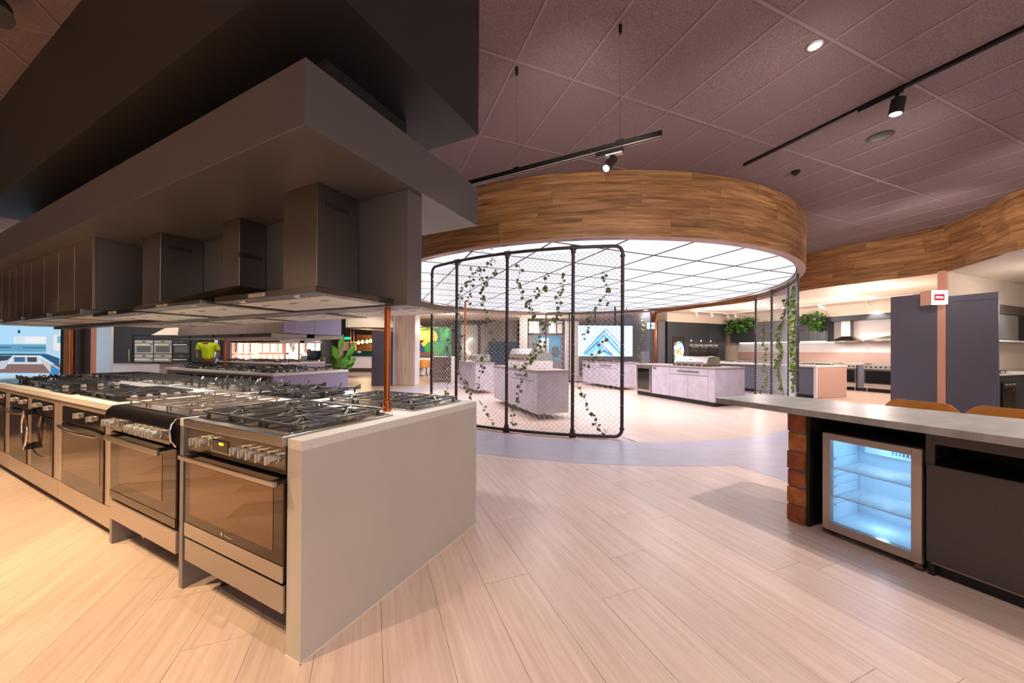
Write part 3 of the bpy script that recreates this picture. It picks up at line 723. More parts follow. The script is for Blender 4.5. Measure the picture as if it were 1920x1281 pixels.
oven_unit(3.165, 3.968, 3.285, 3.895, 'champagne cabinet unit housing the oven with the loop handle')
oven(3.287, 3.893, 'built-in oven with a lens-shaped upright loop handle', 'loop')
oven_unit(3.968, 4.755, 4.05, 4.655, 'champagne cabinet unit second from the left photo edge')
oven(4.052, 4.653, 'narrow built-in oven left of the loop-handled oven')
oven_unit(4.755, 5.62, 4.86, 5.50, 'champagne cabinet unit cut by the left photo edge')
oven(4.862, 5.498, 'built-in oven cut by the left photo edge')
# ---- cooktops
def cooktop(fr, u0, v0, L, Dp, label, style='steel', kn='right', flip=False, g='cast', nb=5, z=.92, group=None, detail=True):
    """L along v, Dp along u"""
    t = thing('gas_cooktop', label, 'cooktop', fr.p(u0 + (Dp if flip else 0), v0 + (L if flip else 0), z), fr.rz + (PI if flip else 0), group)
    base = {'steel': 'steel', 'black': 'blackg', 'enamel': 'black'}[style]
    obj('base', MB().prism(rrect(0, 0, Dp, L, .012), 0, .008), base, t, bevel=.002 if detail else 0)
    ko = .11 if kn == 'right' else 0
    bs = [(.14, .15 + ko, .034), (Dp - .15, .15 + ko, .042)]
    if nb == 5: bs.append((Dp / 2, (L + ko) / 2, .056))
    bs += [(.14, L - .15, .042), (Dp - .15, L - .15, .034)]
    for x, y, r in bs: burner(t, x, y, .008, r, 'bright' if style == 'steel' else 'black')
    cut = [ko + .02, L - .02] if nb == 4 and L < .5 else ([ko + .02, (L + ko) / 2, L - .02] if nb == 4 else [ko + .02, ko + .02 + (L - ko - .04) / 3, ko + .02 + 2 * (L - ko - .04) / 3, L - .02])
    for a, b in zip(cut, cut[1:]):
        grate(t, .03, a + .004, Dp - .03, b - .004, .008, [q for q in bs if a <= q[1] < b], g)
    for k in range(nb):
        if kn == 'right': knob_top(t, .1 + (Dp - .18) * k / (nb - 1), .065, .008)
        else: knob_top(t, .045, L * (.3 + .4 * k / (nb - 1)), .008)
    return t
def induction(fr, u0, v0, L, Dp, label, z=.92):
    t = thing('ceramic_cooktop', label, 'cooktop', fr.p(u0, v0, z), fr.rz)
    obj('glass', MB().prism(rrect(0, 0, Dp, L, .01), 0, .006), 'blackg', t, bevel=.001)
    for x, y, r in ((.15, .16, .09), (.38, .16, .07), (.15, L - .16, .07), (.38, L - .16, .09)):
        mb = MB().tube([(x + r * math.cos(2 * PI * k / 24), y + r * math.sin(2 * PI * k / 24), .0062) for k in range(24)], .0008, 4, closed=True); obj('zone_ring', mb, 'steel_d', t)
    return t
cooktop(B1, .07, 2.17, .80, .51, 'black cooktop with five pale knobs behind the wide built-in oven', 'enamel', 'right', g='flat')
induction(B1, .045, 3.06, .55, .52, 'flush black glass cooktop reflecting the screen, between two gas cooktops')
cooktop(B1, .07, 3.70, .86, .51, 'gas cooktop with four pale knobs, left of the flush glass cooktop', 'enamel', 'right', g='cast', nb=4)
cooktop(B1, .06, 4.62, .62, .52, 'black cooktop with thick black trivets near the left end of the front row', 'enamel', 'right', g='tall', nb=4)
induction(B1, .05, 5.32, .6, .52, 'black glass cooktop at the far left of the front row')
cooktop(B1, .76, .10, .86, .53, 'stainless gas cooktop at the back corner beside the copper post', 'steel', 'front', True, 'flat')
cooktop(B1, .75, 1.12, .76, .53, 'black glass gas cooktop with tall spiked trivets in the back row', 'black', 'front', True, 'tall', 4)
for i, (v, L, st, g, lb) in enumerate(((1.98, .66, 'steel', 'tall', 'stainless gas cooktop with spiked trivets next to the black glass one'), (2.72, .58, 'steel', 'tall', 'third stainless gas cooktop from the copper post in the back row'),
                                       (3.38, .68, 'steel', 'wire', 'fourth gas cooktop along the back row with thin wire trivets'), (4.14, .66, 'steel', 'cast', 'fifth gas cooktop along the back row'), (4.9, .8, 'enamel', 'cast', 'farthest gas cooktop in view of the back row'))):
    cooktop(B1, .76, v, L, .52, lb, st, 'front', True, g, 4 if L < .62 else 5)
# ---- copper post
def copper_post(x, y, z0, z1, r, label):
    t = thing('copper_post', label, 'post', (x, y, z0))
    obj('pipe', MB().cyl((0, 0, 0), (0, 0, z1 - z0), r, 20), 'copper', t)
    obj('collar', MB().lathe([(r * 1.45, 0), (r * 1.45, .022), (r * 1.2, .026), (r * 1.25, .05), (r * 1.2, .074), (r, .08)], 20), 'copper', t)
q = B1.p(.70, .25)
copper_post(q.x, q.y, .92, 1.562, .0185, 'copper pipe post standing on the front island worktop')
HOODW = 7.0
# ---- range hoods
def hood(fr, u0, u1, v0, v1, z, cu, cv0, cv1, ztop, label, kind='flat', th=.032, back=1):
    """back=+1: chimney against larger u"""
    um, vm = (u0 + u1) / 2, (v0 + v1) / 2
    t = thing('range_hood', label, 'hood', fr.p(um, vm, z), fr.rz); W, Dd = (v1 - v0) / 2, (u1 - u0) / 2
    a, b = sorted((cu[0] - um, cu[1] - um)); c, d = cv0 - vm, cv1 - vm
    if kind == 'flat':
        mb = MB().box(-Dd, -W, -th, Dd, W, 0)
        cb = 0
    else:
        mb = MB().box(-Dd, -W, -th, Dd, W, -.004).frustum((-Dd, -W, Dd, W), -.004, (a, c, b, d), .16); cb = .16
    obj('canopy', mb, 'steel_d' if kind == 'flat' else 'hood', t, bevel=.0015, smooth=False)
    ch = obj('chimney', MB().box(a, c, cb, b, d, ztop - z), 'hood', t, bevel=.003, smooth=False)
    zt = ztop - z - (.12 if kind == 'flat' else .28); m = (a + b) / 2
    mb = MB()
    for k in range(12):
        x = m - .09 + k * .013
        for y in (c, d): mb.box(x, y - .0012, zt, x + .006, y + .0012, zt + .035)
    obj('vent_slots', mb, 'matt', ch, smooth=False, kind='stuff')
    s_ = 1 if W > .4 else 0
    n = 3 if W > .4 else 2; w = (2 * W - .1) / n
    for k in range(n):
        y0 = -W + .05 + k * w
        f = obj('filter', MB().box(-Dd * .62, y0 + .008, -th - .004, Dd * .8, y0 + w - .008, -th + .004), 'filt', t, bevel=.002, smooth=False)
        obj('filter_latch', MB().box(-Dd * .3, y0 + w / 2 - .03, -th - .007, -Dd * .22, y0 + w / 2 + .03, -th - .002), 'steel_m', f, smooth=False)
    for y in (-W * .55, W * .55): obj('lamp', MB().lathe([(.028, 0), (.028, .004), (.02, .006)], 14, (-Dd * .8, y, -th + .002), (0, 0, -1)), 'steel_m', t)
    for y in (-W * .5, W * .5): q = fr.p(um, vm + y, z - th - .03); spot(q, q - Vector((0, 0, 1)), HOODW, (1, .92, .82), 140, .9, .03)
    fx = -Dd if back > 0 else Dd
    p_ = obj('button_panel', MB().box(fx - .002, -.1 + .05, -th * .8, fx + .002, .1 + .0, -th * .2), 'filt', t, smooth=False)
    for k in range(5): obj('button', MB().box(fx - .005, -.04 + k * .025, -th * .68, fx + .004, -.025 + k * .025, -th * .32), 'knob', p_, smooth=False)
    return t
hood(B1, .143, .634, .135, 1.04, 1.60, (.353, .634), .43, .74, 2.235, 'flat stainless range hood with square chimney, nearest the canopy end')
hood(B1, .10, .634, 1.10, 2.04, 1.588, (.456, .634), 1.431, 1.657, 2.235, 'pyramid stainless range hood second from the canopy end', 'pyr', .024)
hood(B1, .143, .634, 2.10, 2.98, 1.592, (.351, .634), 2.367, 2.701, 2.235, 'third range hood from the canopy end, with a wide square chimney')
hood(B1, .756, 1.155, .055, .93, 1.598, (.756, .98), .34, .64, 2.235, 'range hood on the far side of the canopy, its plate showing right of the partition', back=-1)
hood(B1, .756, 1.2, 1.0, 1.88, 1.60, (.756, .98), 1.3, 1.58, 2.235, 'second range hood on the far side of the canopy', back=-1)
hood(B1, .756, 1.2, 1.95, 2.83, 1.60, (.756, .98), 2.25, 2.53, 2.235, 'third range hood on the far side of the canopy', back=-1)
hood(B1, .756, 1.2, 2.9, 3.78, 1.60, (.756, .98), 3.2, 3.48, 2.235, 'fourth range hood on the far side of the canopy', back=-1)
hood(B1, .756, 1.2, 3.85, 4.73, 1.60, (.756, .98), 4.15, 4.43, 2.235, 'fifth range hood on the far side of the canopy', back=-1)
K['mirror_brown'] = M('bronze_gloss', (186, 168, 158), .22, .85)
for i, (v0, v1, ds, lb) in enumerate(((3.05, 3.95, 2, 'glossy bronze overhead cabinet left of the third hood chimney'), (3.95, 4.85, 2, 'second glossy bronze overhead cabinet from the hoods'), (4.85, 5.75, 3, 'third glossy bronze overhead cabinet, near the left photo edge'), (5.75, 6.45, 2, 'last glossy bronze overhead cabinet at the left photo edge'))):
    t = thing('overhead_cabinet', lb, 'cabinet', B1.p(.158, v0, 1.63), B1.rz)
    obj('box', MB().box(.018, .001, 0, .476, v1 - v0 - .001, .604), 'bronze', t, smooth=False)
    w = (v1 - v0) / ds
    for k in range(ds): obj('door', MB().box(0, k * w + .002, .0, .017, (k + 1) * w - .002, .604), 'mirror_brown', t, bevel=.001, smooth=False)
    h = thing('slide_out_hood', ('slim slide-out hood under the ' + lb.replace('glossy bronze ', ''))[:90], 'hood', B1.p(.12, v0 + .08, 1.60), B1.rz)
    obj('tray', MB().box(0, 0, -.012, .48, v1 - v0 - .16, .028), 'hood', h, bevel=.002, smooth=False)
    obj('front_strip', MB().box(-.012, 0, -.012, -.001, v1 - v0 - .16, .028), 'steel', h, smooth=False)
    obj('filter', MB().box(.08, .04, -.017, .42, v1 - v0 - .2, -.011), 'filt', h, smooth=False)
# ================================================================ bar counter with fridge
a0 = Vector((1.803, 3.154)); 
ctf = CT
fl = CT.inv(1.803, 3.154); bl = CT.inv(2.39, 3.476); b2 = CT.inv(2.605, 3.226); b3 = CT.inv(3.175, 2.214)
kx = (b3[1] - b2[1]) / (b3[0] - b2[0]); ue = 2.3
sl = [(fl[0], fl[1]), (ue, fl[1] + .02), (ue, b3[1] + kx * (ue - b3[0])), b3, b2, ((b2[0] + bl[0]) / 2, bl[1] + .09), bl]
o = obj('counter_slab', MB().prism(sl, .85, .895), 'conctop', bevel=.003, smooth=False, loc=CT.p(0, 0), rz=CT.rz)
tag(o, 'long grey concrete-look counter slab over the glass door fridge', 'counter')
pier = thing('brick_pier', 'narrow brick pier holding up the left end of the counter slab', 'pier', CT.p(-.735, 0), CT.rz)
obj('mortar_core', MB().box(.006, .008, 0, .112, .60, .849), 'mortar', pier, smooth=False)
zs = [0, .135, .272, .40, .545, .69, .849]; rb = random.Random(4)
for k in range(6):
    j = [rb.uniform(-.004, .004) for _ in range(4)]
    for n_, (y0, y1) in enumerate(((0, .21), (.222, .42), (.432, .6))):
        obj('brick', MB().box(j[0], y0 + j[1], zs[k] + .006, .116 + j[2], y1, zs[k + 1] - .006), 'brick2' if (k + n_) % 3 == 1 else 'brick', pier, bevel=.004, smooth=False)
cab = thing('bar_cabinet', 'black bar cabinet under the counter slab with dark drop panel and open niche', 'cabinet', CT.p(-.615, 0), CT.rz)
X = .615
obj('side_panel', MB().box(0, .02, .0, .018, .6, .85), 'matt', cab, smooth=False)
obj('back_panel', MB().box(.018, .59, 0, ue + X, .6, .85), 'matt', cab, smooth=False)
obj('divider', MB().box(X + .001, .02, .0, X + .03, .59, .642), 'matt', cab, smooth=False)
obj('fascia_frame', MB().box(X, 0, .642, X + .035, .018, .848).box(X + .035, 0, .772, ue + X, .018, .848), 'brown', cab, bevel=.001, smooth=False)
obj('niche_floor', MB().box(X + .03, .02, .60, ue + X, .59, .615), 'matt', cab, smooth=False)
K['drop'] = M('drop_panel', (74, 66, 64), .45, .2, noise=(140, (66, 58, 57), (1, 1, 1)))
obj('drop_panel', MB().box(X + .004, -.004, .085, ue + X, .016, .65), 'drop', cab, bevel=.0015, smooth=False)
obj('edge_trim', MB().box(X + .02, .005, .076, ue + X, .02, .0845), 'gask', cab, smooth=False)
obj('plinth', MB().box(X + .02, .06, 0, ue + X, .075, .076), 'matt', cab, smooth=False)
# ---- fridge
fr = thing('bar_fridge', 'small lit glass-door bar fridge between the brick pier and the dark panel', 'fridge', CT.p(-.507, -.002, 0), CT.rz)
FW, FH0, FH1, FD = .492, .055, .728, .45
obj('shell', MB().box(0, .05, FH0, .012, FD, FH1).box(FW - .012, .05, FH0, FW, FD, FH1).box(.012, .05, FH1 - .012, FW - .012, FD, FH1).box(.012, .05, FH0, FW - .012, FD, FH0 + .012).box(.012, FD - .012, FH0 + .012, FW - .012, FD, FH1 - .012), 'matt', fr, smooth=False)
obj('liner', MB().box(.0125, .052, FH0 + .0125, .03, FD - .013, FH1 - .0125).box(FW - .03, .052, FH0 + .0125, FW - .0125, FD - .013, FH1 - .0125).box(.03, FD - .03, FH0 + .0125, FW - .03, FD - .013, FH1 - .0125).box(.03, .052, FH0 + .0125, FW - .03, FD - .03, FH0 + .04).box(.03, .052, FH1 - .04, FW - .03, FD - .03, FH1 - .0125), 'liner', fr, bevel=.004, smooth=False)
t = .046
df = obj('door_frame', MB().box(0, 0, FH0 - .01, t, .045, FH1).box(FW - t, 0, FH0 - .01, FW, .045, FH1).box(t, 0, FH1 - t, FW - t, .045, FH1).box(t, 0, FH0 - .01, FW - t, .045, FH0 + t), 'gask', fr, bevel=.003, smooth=False)
obj('glass_pane', MB().box(t, .018, FH0 + t, FW - t, .024, FH1 - t), 'gpane', df, smooth=False)
obj('lock', MB().lathe([(.008, 0), (.008, .004), (.005, .005)], 12, (.09, 0, FH0 + .02), (0, -1, 0)), 'steel_m', df)
for z in (.27, .47):
    s_ = MB()
    for k in range(19): y = .075 + .33 * k / 18; s_.cyl((.034, y, z), (FW - .034, y, z), .0018, 5)
    for x in (.04, FW / 2, FW - .04): s_.cyl((x, .07, z - .003), (x, .41, z - .003), .003, 6)
    s_.cyl((.034, .07, z + .004), (FW - .034, .07, z + .004), .003, 6)
    obj('wire_shelf', s_, 'shelfw', fr)
for z in (.20, .255, .33, .40, .455, .53):
    for x in (.031, FW - .039): obj('shelf_rail', MB().box(x, .09, z, x + .008, .38, z + .012), 'liner', fr, bevel=.002, smooth=False)
fan = obj('fan_panel', MB().box(.1, .33, FH1 - .155, FW - .035, .40, FH1 - .05), 'liner', fr, bevel=.003, smooth=False)
for k in range(11): obj('vent_slot', MB().box(.245 + k * .018, .3285, FH1 - .135, .255 + k * .018, .3315, FH1 - .066), 'signb' if k < 3 else 'navy', fan, smooth=False)
for k in range(8): obj('control_mark', MB().box(.108 + k * .0145, .3285, FH1 - .078, .118 + k * .0145, .3315, FH1 - .06), 'black', fan, smooth=False)
obj('led_strip', MB().box(.05, .06, FH1 - .048, FW - .05, .085, FH1 - .0405), M('fridge_led', (176, 222, 255), .5, emit=3), fr, smooth=False)
obj('hinge', MB().box(FW - .03, -.004, FH0 - .035, FW + .006, .06, FH0 - .012), 'steel_d', fr, bevel=.003, smooth=False)
obj('top_hinge', MB().prism([(FW - .09, .05), (FW - .02, -.002), (FW, -.002), (FW, .08), (FW - .06, .08)], FH1, FH1 + .008), 'matt', fr)
for x in (.03, FW - .04):
    for y in (.08, FD - .05): obj('foot', MB().lathe([(.018, 0), (.018, .02), (.01, .022), (.01, FH0)], 12, (x, y, 0)), 'matt', fr)
for z in (.62, .40, .18):
    q = CT.p(-.507 + FW / 2, .2, z); point(q, 0.3 if z > .5 else .24, (.58, .82, 1), .03)
# ---- ply chairs behind the counter
def ply_chair(x, y, rz, label):
    t = thing('ply_stool', label, 'chair', (x, y, 0), rz, None); n = 14
    mb = MB(); hw, R_ = .235, .42
    for k in range(n + 1):                   # curved back shell: columns across
        s_ = -1 + 2 * k / n; yb = .05 * s_ * s_; top_ = .905 - .10 * max(0, abs(s_) - .55) ** 2 / .2
        for z, th in ((.60 + .06 * s_ * s_, 0), (top_, 0), (top_, .012), (.60 + .06 * s_ * s_, .012)): mb.v.append((s_ * hw, -yb + th - .19 - (.03 if z > .8 else 0) + .0, z))
    for k in range(n):
        for e in range(4): f = (e + 1) % 4; mb.f.append((k * 4 + e, k * 4 + f, k * 4 + 4 + f, k * 4 + 4 + e))
    mb.f += [(3, 2, 1, 0), tuple(n * 4 + e for e in range(4))]
    obj('backrest', mb, 'kraft', t); obj('seat', MB().prism(rrect(-.21, -.2, .21, .2, .08), .60, .614), 'kraft', t, bevel=.003)
    for sx in (-1, 1):
        for sy in (-1, 1): obj('leg', MB().cyl((sx * .15, sy * .15, .6), (sx * .21, sy * .2, 0), .014, 10, .01), 'matt', t)
    obj('footrest', MB().tube([(.18, .18, .25), (-.18, .18, .25), (-.18, -.18, .25), (.18, -.18, .25)], .009, 8, closed=True), 'matt', t)
q = G(1722, 752, .905); q2 = G(1895, 766, .905)
bd = Vector((CT.Y()[0], CT.Y()[1], 0))
for p_, lb in ((q, 'tan plywood stool behind the counter, its back rounded, left of the copper column'), (q2, 'tan plywood stool behind the counter at the right photo edge')):
    c = p_ - bd * .22; ply_chair(c.x, c.y, CT.rz + PI, lb)
# ================================================================ right side: tall panels, column, sign, alcove kitchen
PW, PN = (8.75, 7.42), GR.X()
A_ = on_wall(1670, 557, PW, PN); B_ = on_wall(1758, 549, PW, PN); C_ = on_wall(1773.5, 556, PW, PN); D_ = on_wall(1872, 547, PW, PN)
def cdv(p): return GR.inv(p.x, p.y)
c0 = cdv(A_)[0]
def grbox(name, c0, d0, z0, c1, d1, z1, mat, label, cat, **kw): return bbox(name, GR, c0, d0, z0, c1, d1, z1, mat, label, cat, **kw)
dA, dB, dC, dD = cdv(A_)[1], cdv(B_)[1], cdv(C_)[1], cdv(D_)[1]
grbox('slate_partition', c0, dB, 0, c0 + .04, dA, 2.555, 'navy', 'tall dark slate end panel left of the copper column', 'panel')
t = thing('slate_partition', 'tall dark slate end panel right of the copper column, with a joint near its top', 'panel', GR.p(c0, dD), GR.rz)
obj('panel', MB().box(0, 0, 0, .04, dC - dD, 2.325), 'navy', t, smooth=False); obj('joint_strip', MB().box(.006, .001, 2.3255, .04, dC - dD - .001, 2.3315), 'matt', t, smooth=False); obj('top_strip', MB().box(0, 0, 2.332, .04, dC - dD, 2.455), 'navy', t, smooth=False)
grbox('copper_column', c0 - .01, dC, 0, c0 + .1, dB, 2.985, 'copperp', 'flat copper-clad column rising to the timber fascia between two slate panels', 'column')
grbox('dividing_wall', c0 + .05, dC + .001, 0, c0 + 5, dB - .001, 2.98, 'cream', 'cream dividing wall running back from the copper column', 'wall')
# lightbox sign on the column
s0 = on_wall(1747, 560, (8.6, 7.3), GR.X())
sg = thing('lightbox_sign', 'small white lightbox sign with a red logo on the copper column', 'sign', on_wall(1757, 559, (8.60, 7.30), GR.X()) - Vector((.12, .13, 0)), math.radians(-8))
obj('box', MB().box(-.125, 0, -.145, .16, .09, .135), 'sign_w', sg, bevel=.004, smooth=False)
obj('copper_side', MB().box(-.132, .002, -.15, -.1255, .22, .14).box(.0, .0905, -.05, .06, .30, .05), 'copperp', sg, smooth=False)
lg = obj('red_logo', MB().box(-.08, -.006, -.068, .095, -.001, .058), 'red', sg, smooth=False)
text('logo_word', 'Miele', .062, 'sign_w', lg, (.008, -.0075, -.005), (PI / 2, 0, 0), .0008, .002)
K['grey_pane'] = M('grey_glass', (104, 104, 100), .25)
# alcove kitchen seen at the right edge, runs along the dividing wall facing the camera
kc = c0 + .04
def run(name, u0, v0, z0, u1, v1, z1, mat, label, cat): return grbox(name, kc + u0, v0, z0, kc + u1, v1, z1, mat, label, cat)
kx0 = .18
grbox('filler_panel', kc + .002, dD + .03, 0, kc + .10, dC - .02, 2.18, 'brown', 'narrow dark side panel of the alcove kitchen at the right edge', 'panel')
t = thing('wall_cabinet', 'dark overhead cabinet with grey glass door at the right photo edge', 'cabinet', GR.p(kc + .105, dD + .3, 1.585), GR.rz)
obj('box', MB().box(0, .02, 0, 4.2, dC - dD - .33, .73), 'matt', t, smooth=False)
obj('glass_door', MB().box(.09, 0, .005, 2.0, .018, .53), 'grey_pane', t, bevel=.002, smooth=False); obj('top_rail', MB().box(0, -.01, .54, 4.2, .018, .73), 'brown', t, smooth=False); obj('frame_strip', MB().box(.05, -.002, .0, .085, .018, .535), 'matt', t, smooth=False)
obj('light_valance', MB().box(0, -.005, -.03, 4.2, .3, -.005), 'bracket', t, smooth=False)
grbox('splashback', kc + .105, dC - .04, .93, kc + .95, dC - .02, 1.55, 'felt', 'grey splashback behind the alcove cooktop at the right edge', 'splashback')
t = thing('base_cabinet', 'dark base cabinet with small oven at the right photo edge', 'cabinet', GR.p(kc + .105, dD + .02, 0), GR.rz)
obj('box', MB().box(0, .02, .1, 4.2, dC - dD - .07, .88), 'darkc', t, smooth=False); obj('worktop', MB().box(0, 0, .88, 4.2, dC - dD - .065, .915), 'white', t, bevel=.002, smooth=False)
obj('plinth', MB().box(0, .07, 0, 4.2, .09, .1), 'matt', t, smooth=False)
o = thing('built_in_oven', 'small black built-in oven in the alcove kitchen at the right edge', 'oven', GR.p(kc + .23, dD + .015, .16), GR.rz)
obj('door', MB().box(0, 0, 0, .58, .02, .47), 'blackg', o, bevel=.003, smooth=False); obj('control_panel', MB().box(0, 0, .48, .58, .02, .60), 'matt', o, smooth=False)
obj('handle', MB().bar((.04, -.035, .44), (.54, -.035, .44), .02, .02), 'steel_m', o, smooth=False)
for x in (.12, .29, .46): obj('knob', MB().lathe([(.022, 0), (.018, .025)], 14, (x, 0, .54), (0, -1, 0)), 'steel', o)
ck = Frame(*GR.p(kc + .2, dD + .56)[:2], 21.54 - 90)
cooktop(ck, 0, 0, .62, .48, 'gas cooktop on the alcove kitchen bench at the right edge', 'steel', 'front', False, 'cast', 4, .915)
spot(GR.p(kc + .8, dD - .5, 2.95), GR.p(kc + .6, dD + .4, .9), 60, NEUT, 90)
# ================================================================ kitchen display behind (corner of two walls)
S0, S1 = (12.0, 11.8), (6.7, 15.4)
cS = GR.inv(*S0)[0]                          # front of the side run (faces left)
dS = GR.inv(*S1)[1]                          # front of the back run (faces the camera)
# back run: tall dark units
k0 = GR.inv(*S1)[0]
wds = [.62, .62, .6, .6, .6, .49]; x = 11.9
labs = ['dark tall cabinet at the left end of the kitchen display wall', 'dark tall cabinet with the bright portrait screen', 'dark tall cabinet holding the left stacked ovens', 'dark tall cabinet holding the middle stacked ovens', 'dark tall cabinet holding the right stacked ovens', 'dark tall cabinet in the corner of the display kitchen']
cs = []
for w, lb in zip(wds, labs):
    t = thing('tall_cabinet', lb, 'cabinet', GR.p(x, dS, 0), GR.rz); cs.append(x)
    obj('carcass', MB().box(0, .022, .1, w, .6, 2.6), 'darkc', t, smooth=False)
    if 'stacked' in lb:
        obj('door', MB().box(.003, 0, 1.86, w - .003, .02, 2.597), 'darkc', t, bevel=.002, smooth=False); obj('door', MB().box(.003, 0, .103, w - .003, .02, .7), 'darkc', t, bevel=.002, smooth=False)
    else:
        obj('door', MB().box(.003, 0, .103, w - .003, .02, 2.597), 'darkc', t, bevel=.002, smooth=False)
    obj('plinth', MB().box(0, .06, 0, w, .08, .1), 'matt', t, smooth=False); x += w
def far_oven(loc, rz, W, Hh, mat, label, strip='steel'):
    t = thing('wall_oven', label, 'oven', loc, rz)
    obj('door', MB().box(0, -.006, 0, W, .018, Hh * .76), mat, t, bevel=.003, smooth=False); obj('control_panel', MB().box(0, -.006, Hh * .78, W, .018, Hh), strip, t, bevel=.002, smooth=False)
    obj('window', MB().box(.06, -.0075, Hh * .1, W - .06, -.005, Hh * .56), 'blackg', t, smooth=False)
    obj('handle', MB().bar((.05, -.045, Hh * .68), (W - .05, -.045, Hh * .68), .022, .022).box(.06, -.045, Hh * .67, .08, 0, Hh * .69).box(W - .08, -.045, Hh * .67, W - .06, 0, Hh * .69), 'steel_m', t, smooth=False)
    obj('display', MB().box(W * .4, -.0085, Hh * .84, W * .6, -.005, Hh * .94), 'blackg', t, smooth=False)
    return t
nm = ['left', 'middle', 'right']
for k in range(3):
    far_oven(GR.p(cs[2 + k] + .01, dS, 1.19), GR.rz, .575, .45, 'matt', 'upper black oven of the %s stack in the display kitchen' % nm[k])
    far_oven(GR.p(cs[2 + k] + .01, dS, .72), GR.rz, .575, .45, 'matt', 'lower black oven of the %s stack in the display kitchen' % nm[k], 'black')
    tag(obj('label_card', MB().box(0, 0, 0, .08, .006, .08), 'bracket', smooth=False, loc=GR.p(cs[2 + k] + .08 + .0 * k, dS - .008, 1.755), rz=GR.rz), 'small white square plate above the %s oven stack' % nm[k], 'plate', 'white plates over the ovens')
# portrait screen with a food picture
def art(name, pieces, par):
    for i, (poly, col) in enumerate(pieces):
        key = 'art_%d_%d_%d' % col
        if key not in K: K[key] = M(key, col, .5, emit=.36)
        obj('picture_shape', MB().extr(poly, -.0122 - .0006 * i, -.0118 - .0006 * i), key, par, smooth=False)
def ell(cx, cz, a, b, n=16, r=0): return [(cx + a * math.cos(t) * math.cos(r) - b * math.sin(t) * math.sin(r), cz + a * math.cos(t) * math.sin(r) + b * math.sin(t) * math.cos(r)) for t in [2 * PI * k / n for k in range(n)]]
ps = on_wall(1262, 632, S1, GR.Y()); pb = on_wall(1283, 682, S1, GR.Y())
scr = thing('portrait_screen', 'bright upright screen showing a plate of food in the dark cabinet wall', 'screen', GR.p(12.20, dS, .80), GR.rz)
obj('bezel', MB().box(-.03, -.012, -.03, .66, -.001, 1.16), 'matt', scr, smooth=False)
sc = obj('display', MB().box(0, -.0118, 0, .63, -.010, 1.13), M('screen_sky', (130, 200, 250), .4, emit=.4), scr, smooth=False)
art('food', [(ell(.33, .55, .30, .40), (190, 222, 250)), (ell(.31, .52, .2, .3), (160, 210, 250)), (ell(.26, .5, .09, .13), (230, 160, 30)), (ell(.45, .4, .08, .06), (226, 150, 40)), (ell(.15, .85, .09, .07), (150, 90, 70)), (ell(.42, .9, .12, .035, r=.5), (40, 150, 70)), (ell(.14, .2, .13, .06, r=-.3), (50, 150, 60)), (ell(.06, .5, .05, .14), (120, 90, 130)), (ell(.42, .62, .015, .2, r=-.5), (40, 60, 120))], sc)
# side run: wall cabinets, splash, bench, ranges
d0, d1 = 5.55, 11.72                         # near end .. corner
tag(struct('wall_right', MB().box(cS + .62, 5.0, 0, cS + .75, 13.5, 2.99), 'cream', smooth=False), '', '') if False else obj('wall_right', MB().box(cS + .62, 5.0, 0, cS + .75, 13.5, 2.99), 'cream', smooth=False, loc=(0, 0, 0), rz=GR.rz, kind='structure')
obj('wall_back', MB().box(11.9, dS + .62, 0, cS + .7, dS + .72, 2.99), 'cream', smooth=False, rz=GR.rz, kind='structure')
obj('trim_1', MB().box(11.9, dS + .03, 2.602, cS + .62, dS + .62, 2.985).box(cS + .03, 5.5, 2.602, cS + .62, dS + .03, 2.985), 'cream', smooth=False, rz=GR.rz, kind='structure')
ups = [(10.9, 11.7, 'corner'), (10.1, 10.9, 'planter-side'), (9.3, 10.1, 'third'), (8.5, 9.3, 'middle'), (7.95, 8.5, 'hood-side')]
for a, b, n_ in ups:
    t = thing('wall_cabinet', 'dark overhead cabinet over the pale splashback, the %s one from the corner' % n_, 'cabinet', GR.p(cS + .02, a, 1.735), GR.rz)
    obj('box', MB().box(.022, .001, 0, .58, b - a - .001, .86), 'darkc', t, smooth=False)
    for k in range(2): w = (b - a) / 2; obj('door', MB().box(0, k * w + .002, 0, .02, (k + 1) * w - .002, .86), 'darkc', t, bevel=.002, smooth=False)
t = thing('hood_niche', 'dark framed niche with pale back wall holding two pyramid hoods', 'niche', GR.p(cS + .02, 5.7, 1.70), GR.rz)
obj('frame', MB().box(0, 0, .72, .6, 2.24, .9).box(0, 2.20, 0, .6, 2.24, .72).box(0, 0, 0, .6, .04, .72), 'darkc', t, smooth=False)
obj('pale_back', MB().box(.40, .04, 0, .42, 2.2, .72), 'whitep', t, smooth=False)
HS = Frame(*GR.p(cS, 0)[:2], 21.54)
hood(HS, .05, .41, 7.05, 7.85, 1.715, (.2, .41), 7.32, 7.58, 2.43, 'pale pyramid hood in the niche of the display kitchen', 'pyr', .025)
hood(HS, .05, .41, 6.02, 6.95, 1.715, (.2, .41), 6.0, 6.26, 2.43, 'second hood with tall white duct, half hidden by the slate panel', 'pyr', .025)
o = thing('splashback', 'two-tone splashback, white above and pink below, behind the display ranges', 'splashback', GR.p(cS + .56, 5.6, 0), GR.rz)
obj('white_band', MB().box(0, 0, 1.305, .03, 6.1, 1.735), 'whitep', o, smooth=False); obj('pink_band', MB().box(0, 0, .93, .03, 6.1, 1.303), 'pinkp', o, smooth=False)
obj('led_strip', MB().box(-.04, 2.3, 1.72, -.02, 6.0, 1.733), 'led_w', o, smooth=False)
t = thing('bench_run', 'white bench with dark fronts under the pink splashback', 'bench', GR.p(cS, 5.6), GR.rz)
